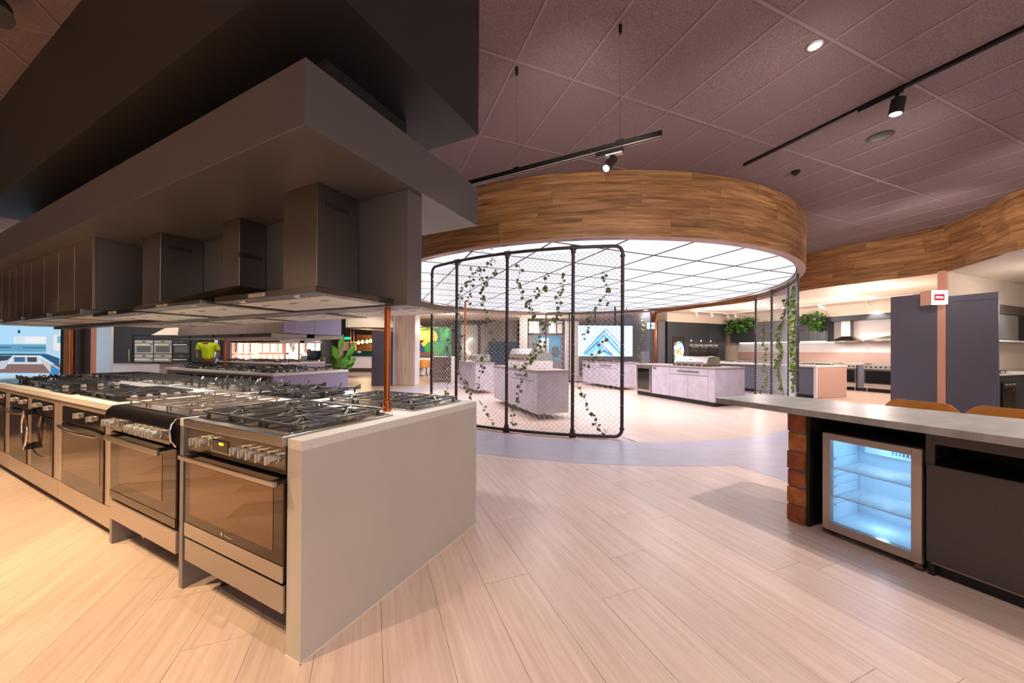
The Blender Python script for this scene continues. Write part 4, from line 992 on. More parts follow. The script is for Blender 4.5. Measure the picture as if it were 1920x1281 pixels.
obj('worktop', MB().box(-.01, 0, .88, .56, .35, .92).box(-.01, 1.42, .88, .56, 1.45, .92).box(-.01, 2.14, .88, .56, 6.1, .92), 'white', t, smooth=False)
obj('front', MB().box(.02, 1.26, .1, .5, 1.44, .879).box(.02, 2.15, .1, .5, 6.1, .879).box(.02, 0, .1, .5, .34, .879), 'navy', t, smooth=False); obj('plinth', MB().box(.07, 0, 0, .09, 6.1, .1), 'matt', t, smooth=False)
def far_range(d, W, n, label):
    t = thing('freestanding_range', label, 'range', GR.p(cS - .03, d), GR.rz)
    obj('body', MB().box(.02, 0, .12, .56, W, .90), 'steel', t, smooth=False); obj('control_panel', MB().box(-.004, 0, .76, .0195, W, .90), 'knob', t, smooth=False)
    dr = obj('oven_door', MB().box(-.004, .01, .27, .0195, W - .01, .75), 'steel', t, smooth=False); obj('window', MB().box(-.006, .04, .29, -.003, W - .04, .70), 'blackg', dr, smooth=False)
    obj('handle', MB().bar((-.045, .04, .725), (-.045, W - .04, .725), .022, .022), 'steel_m', t, smooth=False); obj('drawer', MB().box(-.004, .01, .12, .0195, W - .01, .26), 'knob', t, smooth=False)
    for k in range(n): obj('knob', MB().lathe([(.026, 0), (.022, .03)], 12, (-.004, .07 + (W - .14) * k / (n - 1), .83), (-1, 0, 0)), 'matt', t)
    for y in (.06, W - .06): obj('leg', MB().cyl((.08, y, 0), (.08, y, .12), .022, 10), 'steel', t)
    obj('splash_rail', MB().box(.5, 0, .90, .53, W, .955), 'knob', t, smooth=False)
far_range(5.97, .88, 7, 'wide pale freestanding range beside the slate panel in the display kitchen')
far_range(7.05, .62, 5, 'narrow pale freestanding range partly behind the pink island end')
# pink-ended island
isl = Frame(8.55, 10.02, 21.54)
t = thing('display_island', 'display island with pink end panel and slate side in the kitchen behind the counter', 'island', isl.p(0, 0), isl.rz)
obj('body', MB().box(.05, .075, .09, 1.40, 4.2, .88), 'navy', t, smooth=False); obj('end_panel', MB().box(.055, 0, 0, 1.45, .05, .875), 'pinkp', t, smooth=False)
obj('white_edge', MB().box(0, 0, 0, .05, .07, .88), 'whitep', t, smooth=False); obj('worktop', MB().box(-.02, -.01, .88, 1.46, 4.2, .925), 'white', t, bevel=.002, smooth=False); obj('plinth', MB().box(.1, .08, 0, 1.38, 4.2, .09), 'matt', t, smooth=False)
for i, v in enumerate((.25, 1.2, 2.15, 3.1)):
    cooktop(isl, .75, v, .75, .5, ['nearest', 'second', 'third', 'farthest'][i] + ' gas cooktop on the pink-ended display island', 'steel', 'front', False, 'cast', 5, .925, detail=False)
# hanging planters
def bush(name, label, fr, u0, v0, z0, u1, v1, z1, n, seed, s=.09):
    r = random.Random(seed); c = fr.p((u0 + u1) / 2, (v0 + v1) / 2, z0); t = thing(name, label, 'plant', c, fr.rz); ml = MB(); ms = MB()
    W, Dd, Hh = (u1 - u0) / 2, (v1 - v0) / 2, z1 - z0
    obj('planter_box', MB().box(-W * .6, -Dd * .9, Hh * .55, W * .6, Dd * .9, Hh * .8), 'matt', t, smooth=False)
    for _ in range(n):
        p = Vector((r.uniform(-1, 1) * W, r.uniform(-1, 1) * Dd, Hh * (1 - r.random() ** .8))); 
        if p.z < Hh * .45 and math.sin(p.y * 9 + seed) < .1: continue
        add_leaf(ml, p, (r.uniform(-1, 1), r.uniform(-1, 1), r.uniform(-1, .5)), (-.6 + r.uniform(-.6, .6), r.uniform(-.8, .2), r.uniform(.2, 1)), s * r.uniform(.7, 1.4))
    for k in range(10): y = -Dd * .85 + 1.7 * Dd * k / 9; ms.tube([(0, y, Hh * .6), (-W, y, Hh * .6), (-W * 1.1, y + .03, Hh * .1)], .006, 4)
    obj('stems', ms, 'stem', t); obj('foliage', ml, 'leaf2', t, smooth=False, kind='stuff')
pl1 = GR.inv(*on_wall(1362, 605, (11.9, 11.8), PN)[:2])[1]; pl2 = GR.inv(*on_wall(1420, 605, (11.9, 11.8), PN)[:2])[1]; pl3 = GR.inv(*on_wall(1500, 600, (11.9, 11.8), PN)[:2])[1]; pl4 = GR.inv(*on_wall(1546, 600, (11.9, 11.8), PN)[:2])[1]
bush('hanging_planter', 'lush green planter on the dark cabinets left of the right wire screen', GR, cS - .32, pl2, 2.18, cS + .02, pl1 - .1, 2.78, 520, 2)
bush('hanging_planter', 'lush green planter on the dark cabinets right of the right wire screen', GR, cS - .32, pl4, 2.16, cS + .02, pl3, 2.74, 420, 3)
# white track spots on the low ceiling
def track_spot(p, to, mat, label, lens='lampc', r=.045, L=.14, group=None, drop=.1):
    t = thing('track_spot', label, 'spotlight', p, 0, group); d = (Vector(to) - Vector(p)).normalized()
    obj('adapter', MB().box(-.08, -.018, -.02, .08, .018, .0), mat, t, smooth=False); obj('arm', MB().cyl((0, 0, -.01), (0, 0, -drop), .008, 8), mat, t)
    o = Vector((0, 0, -drop)); obj('head', MB().cyl(o - d * L * .5, o + d * L * .5, r, 20), mat, t)
    obj('lens', MB().cyl(o + d * L * .5, o + d * (L * .5 + .004), r * .78, 20), lens, t); return t
for i, (px, py) in enumerate(((1306, 585), (1334, 587), (1365, 590), (1379, 588), (1538, 569), (1545, 572), (1628, 566), (1637, 549))):
    p = G(px, py, 2.98); to = p + Vector((.9, .9, -1.6)) if i < 4 else p + Vector((1.2, -.1, -1.2))
    track_spot(p, to, 'bracket', 'white track spot on the low ceiling of the display kitchen, number %s from the left' % ['one', 'two', 'three', 'four', 'five', 'six', 'seven', 'eight'][i], group='white track spots')
    if i in (0, 1, 3): q = GR.inv(p.x, p.y); spot(GR.p(q[0], dS - .75, 2.9), GR.p(q[0], dS, 1.6), 14, (1, .93, .8), 50, .5)
    if i in (4, 6, 7): spot(p - Vector((0, 0, .2)), p + Vector((1.6, .1, -2.6)), 45, (1, .86, .74), 80, .6)
for a, b, lb in ((GR.p(12.0, dS - 1.1, 2.95), GR.p(15.2, dS - 1.1, 2.95), 'white lighting track in front of the dark oven wall'), (GR.p(cS - 1.3, 5.2, 2.95), GR.p(cS - 1.3, 11, 2.95), 'white lighting track in front of the pink splashback')):
    tag(obj('lighting_track', MB().bar(a, b, .035, .03), 'bracket', smooth=False), lb, 'track')
spot((9.5, 9.0, 2.95), (9.6, 9.0, 0), 120, (1, .88, .76), 110); spot((10.8, 8.2, 2.95), (10.9, 8.2, 0), 60, (1, .88, .76), 110); spot((10.0, 13.2, 2.95), (10.1, 13.2, 0), 120, (1, .88, .76), 110); spot((8.6, 14.6, 2.95), (8.6, 14.6, 0), 80, NEUT, 110)
# ================================================================ barbecue islands under the glowing ceiling
def bbq_island(ox, oy, L, Wd, label, drawer=True, fridge=False, knee=True, hgt=.93):
    """corner nearest the camera at (ox,oy); long front runs back-left, end runs right"""
    f = Frame(ox, oy, 21.54); t = thing('outdoor_kitchen', label, 'island', f.p(0, 0), f.rz)
    obj('body', MB().box(.022, .012, .1, Wd - .0, L - (.70 if fridge else .012), hgt - .04), 'conc', t, smooth=False)
    if fridge: obj('far_end_panel', MB().box(0, L - .06, .1, Wd, L - .012, hgt - .04).box(.55, L - .70, .1, Wd, L - .06, hgt - .04), 'conc', t, smooth=False); obj('plinth', MB().box(.05, .04, 0, Wd - .04, L - .04, .1), 'matt', t, smooth=False)
    obj('end_panel', MB().box(0, 0, .1, Wd, .012, hgt - .04), 'conc', t, smooth=False)
    obj('worktop', MB().box(-.015, -.015, hgt - .04, Wd + .01, L + .01, hgt), 'stonet', t, bevel=.002, smooth=False)
    a, b = .18, .18 + .62 * 1.9
    b = min(b, L - .1)
    if drawer:
        w = (b - a) / 2
        for k in range(2): obj('door', MB().box(0, a + k * w + .004, .105, .02, a + (k + 1) * w - .004, .70), 'conc', t, bevel=.002, smooth=False)
        d = obj('drawer', MB().box(0, a + .004, .715, .02, b - .004, hgt - .05), 'conc', t, bevel=.002, smooth=False)
        obj('handle', MB().bar((-.02, a + .25, .80), (-.02, b - .25, .80), .02, .014), 'black', d, smooth=False)
    obj('filler', MB().box(0, .012, .1, .02, a - .002, hgt - .045), 'conc', t, bevel=.001, smooth=False)
    if b + .05 < L:
        e = L - .68 if fridge else L
        obj('door', MB().box(0, b + .004, .105, .02, e - .004, hgt - .05), 'conc', t, bevel=.002, smooth=False)
        if not fridge: pass
    return f, t
def barbecue(f, u, v, W, label, z=.93):
    t = thing('barbecue', label, 'barbecue', f.p(u, v, z), f.rz)
    obj('base', MB().box(0, 0, 0, .5, W, .05), 'steel_d', t, bevel=.003, smooth=False)
    prof = [(.03, .05), (.02, .09), (.10, .235), (.16, .25), (.42, .25), (.48, .22), (.49, .05)]
    obj('hood', MB().extr(prof, .02, W - .02), 'steel', t, smooth=False)
    obj('hood_handle', MB().bar((.0, .1, .10), (.0, W - .1, .10), .022, .022).bar((.0, .14, .10), (.05, .14, .12), .015, .015).bar((.0, W - .14, .10), (.05, W - .14, .12), .015, .015), 'steel_m', t, smooth=False)
    obj('badge', MB().box(.058, W / 2 - .03, .16, .064, W / 2 + .03, .18), 'steel_d', t, smooth=False)
    for k in range(5): obj('knob', MB().lathe([(.022, 0), (.018, .028)], 12, (0, .12 + (W - .24) * k / 4, .026), (-1, 0, 0)), 'knob', t)
f, t = bbq_island(4.78, 8.41, 2.72, 1.02, 'grey barbecue island with glass fridge, in the open right of the near screen', fridge=True)
barbecue(f, .15, .35, 1.05, 'silver hooded barbecue on the island in the open right of the near screen')
g = thing('glass_fridge', 'glass-door bar fridge built into the left end of the barbecue island', 'fridge', f.p(-.004, 2.05, .1), f.rz)
obj('case', MB().box(.025, 0, 0, .5, .6, .78), 'steel_d', g, smooth=False)
dr = obj('door_frame', MB().box(-.012, .0, .02, .02, .06, .78).box(-.012, .54, .02, .02, .6, .78).box(-.012, .06, .02, .02, .54, .08).box(-.012, .06, .70, .02, .54, .78), 'steel', g, smooth=False)
obj('glass', MB().box(-.004, .06, .08, .002, .54, .70), 'blackg', dr, smooth=False)
for z in (.28, .48): obj('shelf', MB().box(.006, .07, z, .024, .53, z + .012), 'steel_m', g, smooth=False)
obj('label_plate', MB().box(-.004, 1.86, .80, 0, 1.98, .86), 'navy', t, smooth=False)
f, t = bbq_island(.48, 6.725, 2.56, .68, 'grey barbecue island right behind the middle bay of the near screen')
for nm_, bx in (('hood', None),):
    b = thing('barbecue', 'open-sided silver barbecue with angled hood behind the middle bay of the near screen', 'barbecue', f.p(.06, .55, .93), f.rz)
    obj('base', MB().box(.0, 0, 0, .56, 1.15, .16), 'whitep', b, bevel=.003, smooth=False)
    obj('side_hood', MB().extr([(.02, .16), (.02, .30), (.10, .42), (.30, .42), (.54, .28), (.56, .16)], .02, 1.12), 'steel', b, smooth=False)
    obj('handle', MB().bar((-.03, .1, .2), (-.03, 1.05, .2), .024, .024), 'steel_m', b, smooth=False)
    for k in range(5): obj('knob', MB().lathe([(.024, 0), (.02, .03)], 12, (0, .15 + .2 * k, .08), (-1, 0, 0)), 'knob', b)
f, t = bbq_island(-1.09, 10.72, 2.2, .60, 'grey barbecue island behind the left bays of the near screen')
barbecue(f, .08, .3, 1.0, 'silver barbecue with cream side behind the left bays of the near screen')
f, t = bbq_island(3.61, 11.95, 2.25, .80, 'grey barbecue island below the bright video wall')
mbx = MB()
b = thing('flat_barbecue', 'low black grill set in the worktop below the bright video wall', 'barbecue', f.p(.12, .3, .93), f.rz)
obj('tray', MB().box(0, 0, 0, .5, 1.2, .03), 'black', b, smooth=False)
for k in range(3): obj('grill_plate', MB().box(.03, .04 + k * .38, .03, .47, .38 + k * .38, .045), 'iron', b, smooth=False)
# video wall of four screens
v0, v1 = at(1084, 668, 13.4), at(1186, 611, 13.4); VW, VH = v1.x - v0.x, v1.z - v0.z
vw = thing('screen_array', 'bright video wall of four screens showing blue chevron arrows', 'screen', (v0.x, 13.4, 0))
K['vsky'] = M('video_sky', (184, 224, 250), .4, emit=.46)
for i in range(2):
    for j in range(2):
        obj('screen', MB().box(i * VW / 2 + .004, -.02, v0.z + j * VH / 2 + .004, (i + 1) * VW / 2 - .004, .04, v0.z + (j + 1) * VH / 2 - .004), 'vsky', vw, smooth=False)
obj('back_frame', MB().box(.01, .041, v0.z, VW - .01, .1, v1.z).box(VW * .3, .05, v1.z, VW * .33, .08, 2.99).box(VW * .67, .05, v1.z, VW * .7, .08, 2.99), 'matt', vw, smooth=False)
vb = [o for o in vw.children if o.name.startswith('screen')][0]
def chev(cx, cz, w, h, th, col):
    return ([(cx - w, cz), (cx, cz + h), (cx + w, cz), (cx + w - th * .8, cz), (cx, cz + h - th), (cx - w + th * .8, cz)], col)
pc = []
for i, (cx, cz, w, h, th, col) in enumerate(((.95, .12, .78, .86, .05, (60, 130, 200)), (.95, .06, .74, .80, .16, (90, 170, 235)), (1.05, .1, .85, .94, .03, (40, 110, 190)), (.75, .06, .55, .52, .05, (30, 90, 170)), (.75, .03, .5, .44, .2, (110, 185, 240)), (.98, .02, .36, .22, .06, (30, 90, 170)), (1.2, .05, .55, .72, .03, (70, 140, 210)), (.6, .3, .45, .42, .03, (120, 190, 240)))):
    pc.append(chev(cx, v0.z + cz, w, h, th, col))
n0 = set(bpy.data.objects); art('chevrons', [([(min(max(x, .01), VW - .01), z) for x, z in p], c) for p, c in pc], vw)
for o in set(bpy.data.objects) - n0: o.location = (0, -.0095, 0)
p = at(1176, 600, 13.6)
tag(obj('hanging_box', MB().box(-.16, 0, -.2, .16, .2, .2).cyl((0, .1, .2), (0, .1, 2.985 - p.z), .02, 8), 'navy', loc=p, smooth=False), 'dark boxy speaker hanging above the right corner of the video wall', 'speaker')
# slim copper post and white-blue sign left of the oven wall, copper post left of centre
p = at(1229, 700, 15.3); copper_post(p.x, 15.3, 0, 2.98, .05, 'copper post at the left end of the dark oven wall')
p = at(1221, 611, 15.2)
sg = thing('lightbox_sign', 'small pale lightbox sign on the copper post by the oven wall', 'sign', (p.x, 15.2, p.z))
obj('box', MB().box(-.16, -.05, -.13, .13, .05, .13), 'sign_w', sg, smooth=False); obj('bracket', MB().box(.10, .0505, -.03, .2, .11, .03), 'copper', sg, smooth=False); lg = obj('logo_bar', MB().box(-.12, -.054, -.03, .1, -.0505, .03), 'signb', sg, smooth=False)
grbox('slate_partition', k0 - .42, dS + .1, 0, k0 - .02, dS + .6, 2.59, 'navy', 'dark slate side of the oven wall beside the copper post', 'panel')
p = at(1218, 660, 16.0)
tag(obj('low_cabinet', MB().box(-.25, 0, 0, .25, .4, 1.3), 'lav', loc=(p.x, 16, 0), smooth=False), 'pale grey cabinet seen left of the copper post by the far screen', 'cabinet')
p = at(872, 640, 12.2); copper_post(p.x, 12.2, .0, 2.98, .035, 'slim copper post behind the second pipe post of the near screen')
# ================================================================ the two cooking islands behind
def island(fr, n, L, adj, nc, copper_v):
    t = thing('island_worktop', 'white worktop of the %s cooking island with lavender end panel' % adj, 'worktop', fr.p(0, 0), fr.rz)
    obj('slab', MB().box(-.01, -.01, .88, 1.35, L, .92), 'white', t, bevel=.003, smooth=False)
    obj('end_panel', MB().box(0, 0, 0, 1.34, .06, .88), 'lav', t, smooth=False)
    obj('carcass', MB().box(.04, .07, .1, 1.3, L, .878), 'brownp', t, smooth=False); obj('plinth', MB().box(.09, .07, 0, 1.25, L, .1), 'matt', t, smooth=False)
    v = .2; k = 0
    while v + .6 < L:
        o = thing('built_in_oven', 'dark built-in oven in the %s cooking island, number %s from its lavender end' % (adj, ['one', 'two', 'three', 'four', 'five'][k]), 'oven', fr.p(.035, v, .25), fr.rz)
        obj('oven_door', MB().box(-.02, 0, 0, .0, .6, .45), 'oveng', o, smooth=False); obj('control_panel', MB().box(-.02, 0, .46, .0, .6, .57), 'blackg', o, smooth=False)
        obj('handle', MB().bar((-.055, .04, .42), (-.055, .56, .42), .02, .02), 'steel', o, smooth=False)
        for y in (.12, .24, .36, .48): obj('knob', MB().lathe([(.02, 0), (.017, .028)], 12, (-.02, y, .515), (-1, 0, 0)), 'knob', o)
        obj('window', MB().box(-.0215, .06, .08, -.0195, .54, .36), 'ovenw', o, smooth=False)
        v += .82; k += 1
    gs = ['cast', 'tall', 'wire', 'tall', 'cast']
    nn = ['nearest its lavender end', 'second along', 'third along', 'fourth along', 'fifth along']
    for k in range(nc):
        w = .62 + .12 * (k % 2)
        cooktop(fr, .06, .12 + k * .82, w, .5, 'gas cooktop in the near row of the %s island, %s' % (adj, nn[k]), ['enamel', 'steel', 'steel'][k % 3], 'right', False, gs[k], 4 + k % 2, .92, detail=False)
        cooktop(fr, .78, .14 + k * .82, w, .5, 'gas cooktop in the far row of the %s island, %s' % (adj, nn[k]), ['steel', 'black', 'steel'][k % 3], 'front', True, gs[(k + 2) % 5], 4 + k % 2, .92, detail=False)
    t = thing('canopy', 'overhead canopy of the %s cooking island with lavender end' % adj, 'canopy', fr.p(0, 0, 0), fr.rz)
    obj('beam', MB().box(.0, 0, 2.24, 1.34, L, 2.52), 'bronze', t, smooth=False)
    for k in range(2): obj('lavender_end', MB().box(.16 + k * .52, .0, 1.56, .16 + k * .52 + .515, .02, 2.238), 'lav', t, smooth=False)
    k = 0; v = .03
    while v + .5 < L:
        obj('front_panel', MB().box(.16, v + .003, 1.56, .18, v + .497, 2.238), 'brownp', t, smooth=False); v += .5
    obj('core', MB().box(.19, .03, 1.565, 1.18, L - .05, 2.238), 'bronze', t, smooth=False)
    v = .1; k = 0
    while v + .85 < L:
        for side, u0, u1 in (('near', .02, .6), ('far', .74, 1.32)):
            h = thing('slide_out_hood', 'slim steel hood under the %s canopy, %s row, %s' % (adj, side, nn[k].replace('its lavender end', 'the lavender end')), 'hood', fr.p(u0, v, 1.50), fr.rz)
            obj('tray', MB().box(0, 0, 0, u1 - u0, .8, .055), 'hood', h, smooth=False); obj('filter', MB().box(.06, .05, -.005, u1 - u0 - .06, .75, .001), 'filt', h, smooth=False)
        v += .9; k += 1
    q = fr.p(.67, copper_v); copper_post(q.x, q.y, .92, 1.56, .022, 'copper pipe post standing on the %s cooking island' % adj)
I2 = Frame(-3.70, 5.54, 63.26); I3 = Frame(-6.5, 10.05, 63.26)
island(I2, 2, 3.7, 'second', 4, 2.9); island(I3, 3, 3.6, 'third', 4, .25)
# ================================================================ far side behind the screens
def panel(name, x0, x1, y, z0, z1, th, mat, label, cat): return tag(obj(name, MB().box(0, 0, 0, x1 - x0, th, z1 - z0), mat, smooth=False, loc=(x0, y, z0)), label, cat)
def px(x, Y): return at(x, 650, Y).x
def pz(x, y, Y): return at(x, y, Y).z
# pale timber pillar with boards
Y = 13.2; pil = thing('timber_pillar', 'pale vertical-board pillar beside the copper post', 'pillar', (px(741, Y), Y, 0))
w = (px(778, Y) - px(741, Y)); 
for k in range(6): obj('board', MB().box(k * w / 6 + .002, 0, 0, (k + 1) * w / 6 - .002, .03, 3.4), 'palewood', pil, smooth=False)
obj('core', MB().box(-.001, .031, 0, w, .7, 3.4), 'whitep', pil, smooth=False); obj('white_edge', MB().box(-.09, .005, 0, -.002, .7, 3.4), 'whitep', pil, smooth=False)
panel('slate_partition', px(697, 13.0), px(731, 13.0), 13.0, 0, 1.98, .5, 'navy', 'dark slate panel left of the copper post and pale pillar', 'panel')
# mural
Y = 19; mx0, mx1 = px(768, Y), px(846, Y); mu = thing('jungle_mural', 'colourful jungle mural with yellow light and green palms', 'mural', (mx0, Y, .0))
obj('board', MB().box(0, 0, .92, mx1 - mx0, .05, 2.55), M('mural_green', (40, 130, 80), .6, noise=(3, (20, 84, 50), (1, 1, 1))), mu, smooth=False)
def flat(pieces, par, y0=-.004):
    for i, (poly, col) in enumerate(pieces):
        key = 'paint_%d_%d_%d' % col
        if key not in K: K[key] = M(key, col, .6)
        obj('painted_shape', MB().extr(poly, y0 - .002 * i, y0 - .002 * i + .004), key, par, smooth=False)
flat([(ell(.75, 2.0, .75, .5), (240, 206, 70)), (ell(.62, 2.1, .4, .28), (250, 232, 130)), (ell(1.3, 1.4, .5, .4), (60, 150, 70)), (ell(1.72, 1.9, .1, .62, r=.12), (46, 150, 84)), (ell(1.95, 2.2, .16, .3, r=-.4), (70, 170, 90)), (ell(.55, 1.35, .2, .42, r=.3), (36, 70, 120)), (ell(.48, 1.1, .14, .22), (180, 60, 60)), (ell(.62, 1.75, .14, .07, r=.6), (60, 60, 40)), (ell(1.0, 1.08, .4, .12), (120, 80, 50)), (ell(1.1, 2.45, .5, .06, r=.2), (110, 160, 60)), (ell(.3, 2.42, .3, .05, r=-.3), (120, 160, 60))], mu)
panel('low_wall', px(760, 18.9), px(848, 18.9), 19.06, 0, .92, .05, 'whitep', 'white dado wall under the jungle mural', 'wall')
def far_chair(x, y, rz, label):
    t = thing('dining_chair', label, 'chair', (x, y, 0), rz, 'tan dining chairs at the far table')
    mb = MB(); n = 10
    for k in range(n + 1):
        a = -.9 * PI / 2 * 1 + .9 * PI * k / n
        for r, z in ((.25, .46), (.27, .84 - .1 * abs(k - n / 2) / n), (.255, .84 - .1 * abs(k - n / 2) / n), (.235, .46)): mb.v.append((r * math.sin(a), -r * math.cos(a), z))
    for k in range(n):
        for e in range(4): f_ = (e + 1) % 4; mb.f.append((k * 4 + e, k * 4 + f_, k * 4 + 4 + f_, k * 4 + 4 + e))
    mb.f += [(3, 2, 1, 0), tuple(n * 4 + e for e in range(4))]
    obj('backrest', mb, 'kraft', t); obj('seat', MB().lathe([(.23, .44), (.25, .46), (.22, .49)], 18), 'kraft', t)
    for sx in (-1, 1):
        for sy in (-1, 1): obj('leg', MB().cyl((sx * .13, sy * .13, .45), (sx * .19, sy * .19, 0), .016, 8, .01), 'stem', t)
for x, lb, rz in ((794, 'tan shell dining chair nearest the pale pillar at the far table', .3), (808, 'tan shell dining chair turned sideways at the far table', 1.2)):
    far_chair(px(x, 17.6 if x < 800 else 18.2), 17.6 if x < 800 else 18.2, rz, lb)
t = thing('dining_table', 'white dining table in front of the jungle mural', 'table', (px(786, 18.3), 18.3, 0))
obj('top', MB().lathe([(.45, .72), (.45, .75)], 24), 'whitep', t); obj('stem', MB().lathe([(.25, 0), (.05, .03), (.05, .72)], 16), 'stem', t)
# shelf stand, grey frame wall, white room with blue wall
t = thing('display_stand', 'dark slatted display stand with white side seen through the left bay of the near screen', 'stand', (px(808, 14.6), 14.6, 0))
W_ = px(846, 14.6) - px(808, 14.6); obj('body', MB().box(0, 0, .02, W_, .4, 1.02), 'brown', t, smooth=False); obj('white_side', MB().box(W_ + .001, -.01, 0, W_ + .12, .42, 1.05), 'whitep', t, smooth=False)
obj('top', MB().box(-.01, -.01, 1.02, W_, .42, 1.05), 'whitep', t, smooth=False)
for k in range(6): obj('slat', MB().box(.02, -.02, .08 + k * .155, W_ - .02, -.001, .17 + k * .155), 'darkwood', t, smooth=False)
Y = 20.0; g_ = thing('framed_wall', 'grey wall with black gable-shaped frame behind the screens', 'wall', (px(862, Y), Y, 0)); X_ = lambda x: px(x, Y) - px(862, Y)
ztl, ztr = pz(898, 607, Y), pz(972, 590, Y)
obj('panel', MB().extr([(X_(862), 0), (X_(972), 0), (X_(972), ztr), (X_(898), ztl), (X_(862), ztl)], .05, .15), 'felt', g_, smooth=False)
for a, b in (((898, 0), (898, ztl)), ((972, 0), (972, ztr)), ((898, ztl), (972, ztr)), ((862, ztl), (898, ztl)), ((862, 0), (862, ztl))):
    obj('frame_bar', MB().bar((X_(a[0]), 0, a[1]), (X_(b[0]), 0, b[1]), .12, .12, (0, 1, 0)), 'matt', g_, smooth=False)
mb = MB().tube([(X_(884) + .32 * math.cos(PI * .45 + PI * k / 16), -.08, pz(884, 650, Y) + .42 * math.sin(PI * .45 + PI * k / 16)) for k in range(17)], .035, 8)
tag(obj('ring_light', mb, 'led_w', loc=(px(862, Y), Y, 0)), 'curved white light arc behind the slim copper post', 'light')
t = thing('sideboard', 'low dark teal sideboard in front of the grey framed wall', 'cabinet', (px(916, 16.5), 16.5, .0)); W_ = px(970, 16.5) - px(916, 16.5)
K['teal_d'] = M('dark_teal', (30, 52, 66), .3)
obj('box', MB().box(0, .02, 0, W_, .5, 1.72), 'teal_d', t, bevel=.01, smooth=False)
for k in range(3): obj('door', MB().box(k * W_ / 3 + .01, 0, .05, (k + 1) * W_ / 3 - .01, .019, 1.66), 'teal_d', t, bevel=.004, smooth=False)
panel('white_pillar', px(974, 18), px(989, 18), 18, 0, 2.985, .4, 'whitep', 'white pillar between the grey framed wall and the blue room', 'pillar')
Y = 18.6; rm = thing('showroom_booth', 'white booth with dark window frames and a bright blue wall, behind the far screen', 'booth', (px(989, Y), Y, 0)); X_ = lambda x: px(x, Y) - px(989, Y)
obj('back_wall', MB().box(0, 1.2, 0, X_(1085), 1.3, 2.9), 'felt', rm, smooth=False)
K['bluewall'] = M('blue_wall', (40, 150, 190), .6, emit=.1)  # blue paint given a faint glow of its own
obj('blue_wall', MB().box(X_(1008), 1.1, .8, X_(1056), 1.19, 2.1), 'bluewall', rm, smooth=False); obj('white_door', MB().box(X_(1010), 1.0, .2, X_(1033), 1.09, 2.0), 'whitep', rm, smooth=False)
obj('plant_print', MB().extr(ell(X_(1046), 1.25, .22, .32), 1.085, 1.095), 'green', rm, smooth=False)
obj('door_frame', MB().box(X_(989), 0, 2.12, X_(1056), .1, 2.22).box(X_(989), 0, 0, X_(991), .1, 2.9).box(X_(1054), 0, 0, X_(1058), .1, 2.9).box(X_(989), 0, 2.85, X_(1058), .1, 2.95), 'matt', rm, smooth=False)
obj('louvre_panel', MB().box(X_(991.5), .02, 2.23, X_(1010), .06, 2.84), 'bracket', rm, smooth=False)
for k in range(7): obj('louvre', MB().box(X_(991.5), .0, 2.25 + k * .083, X_(1010), .019, 2.30 + k * .083), 'bracket', rm, smooth=False)
obj('upper_panel', MB().box(X_(1030), .02, 2.23, X_(1054), .06, 2.84), 'whitep', rm, smooth=False); obj('upper_frame', MB().box(X_(1042), -.01, 2.23, X_(1044), .019, 2.75).box(X_(1042), -.01, 2.72, X_(1054), .019, 2.76), 'matt', rm, smooth=False)
obj('pale_screen', MB().box(X_(1059), -.05, .0, X_(1085), .0, 2.85), 'bracket', rm, smooth=False)
spot((px(1020, 18.2), 18.2, 2.9), (px(1020, 19.6), 19.6, 1.2), 60, COOL, 100)
spot((px(850, 16), 16.0, 2.95), (px(815, 19), 19.0, 1.6), 260, NEUT, 90)
# ================================================================ far left
dk = struct('wall_back', MB().box(-32, 27.8, 0, -9.5, 28.0, 3.94), 'brown', smooth=False)
Y = 21.2; dc = thing('deli_case', 'dark green display case with white front behind the tall plant', 'display case', (px(644, Y), Y, 0)); W_ = px(700, Y) - px(644, Y)
obj('front', MB().box(.15, 0, .22, W_, .1, .86), 'whitep', dc, smooth=False); obj('green_top', MB().box(0, -.02, .9, W_, .8, 1.24), 'green', dc, smooth=False); obj('light_line', MB().box(.4, -.05, .87, W_, .0, .90), 'bracket', dc, smooth=False); obj('base', MB().box(0, .05, 0, W_, .8, .2), 'brown', dc, smooth=False)
obj('name_plate', MB().box(.85, -.028, 1.12, 1.05, -.0205, 1.22), 'bracket', dc, smooth=False)
Y = 25; dw = thing('timber_wall', 'warm walnut timber wall with hanging bulbs in the far distance', 'wall', (px(668, Y), Y, 0)); W_ = px(700, Y) - px(668, Y)
for k in range(9): obj('board', MB().box(0, 0, .2 + k * .24, W_ + .6, .06, .43 + k * .24), 'darkwood', dw, smooth=False)
for k, (x, y) in enumerate(((672, 643), (679.6, 641.6), (688, 641), (695, 639.5))):
    p = at(x, y, 23.5); t = thing('pendant_bulb', ['first', 'second', 'third', 'fourth'][k] + ' glowing pendant bulb from the left before the walnut wall', 'bulb', p)
    obj('bulb', MB().lathe([(.01, .13), (.07, .07), (.1, 0), (.07, -.07), (.01, -.1)], 14), 'bulb', t); obj('cord', MB().cyl((0, 0, .13), (0, 0, 2.2), .008, 6), 'matt', t); obj('socket', MB().cyl((0, 0, .12), (0, 0, .2), .03, 10), 'black', t)
point(at(684, 640, 23.6), 60, (1, .7, .35), .3)
Y = 24; t = thing('partition_wall', 'pale timber partition with a gridded blue-grey window behind the plant', 'wall', (px(634, Y), Y, 0)); X_ = lambda x: px(x, Y) - px(634, Y)
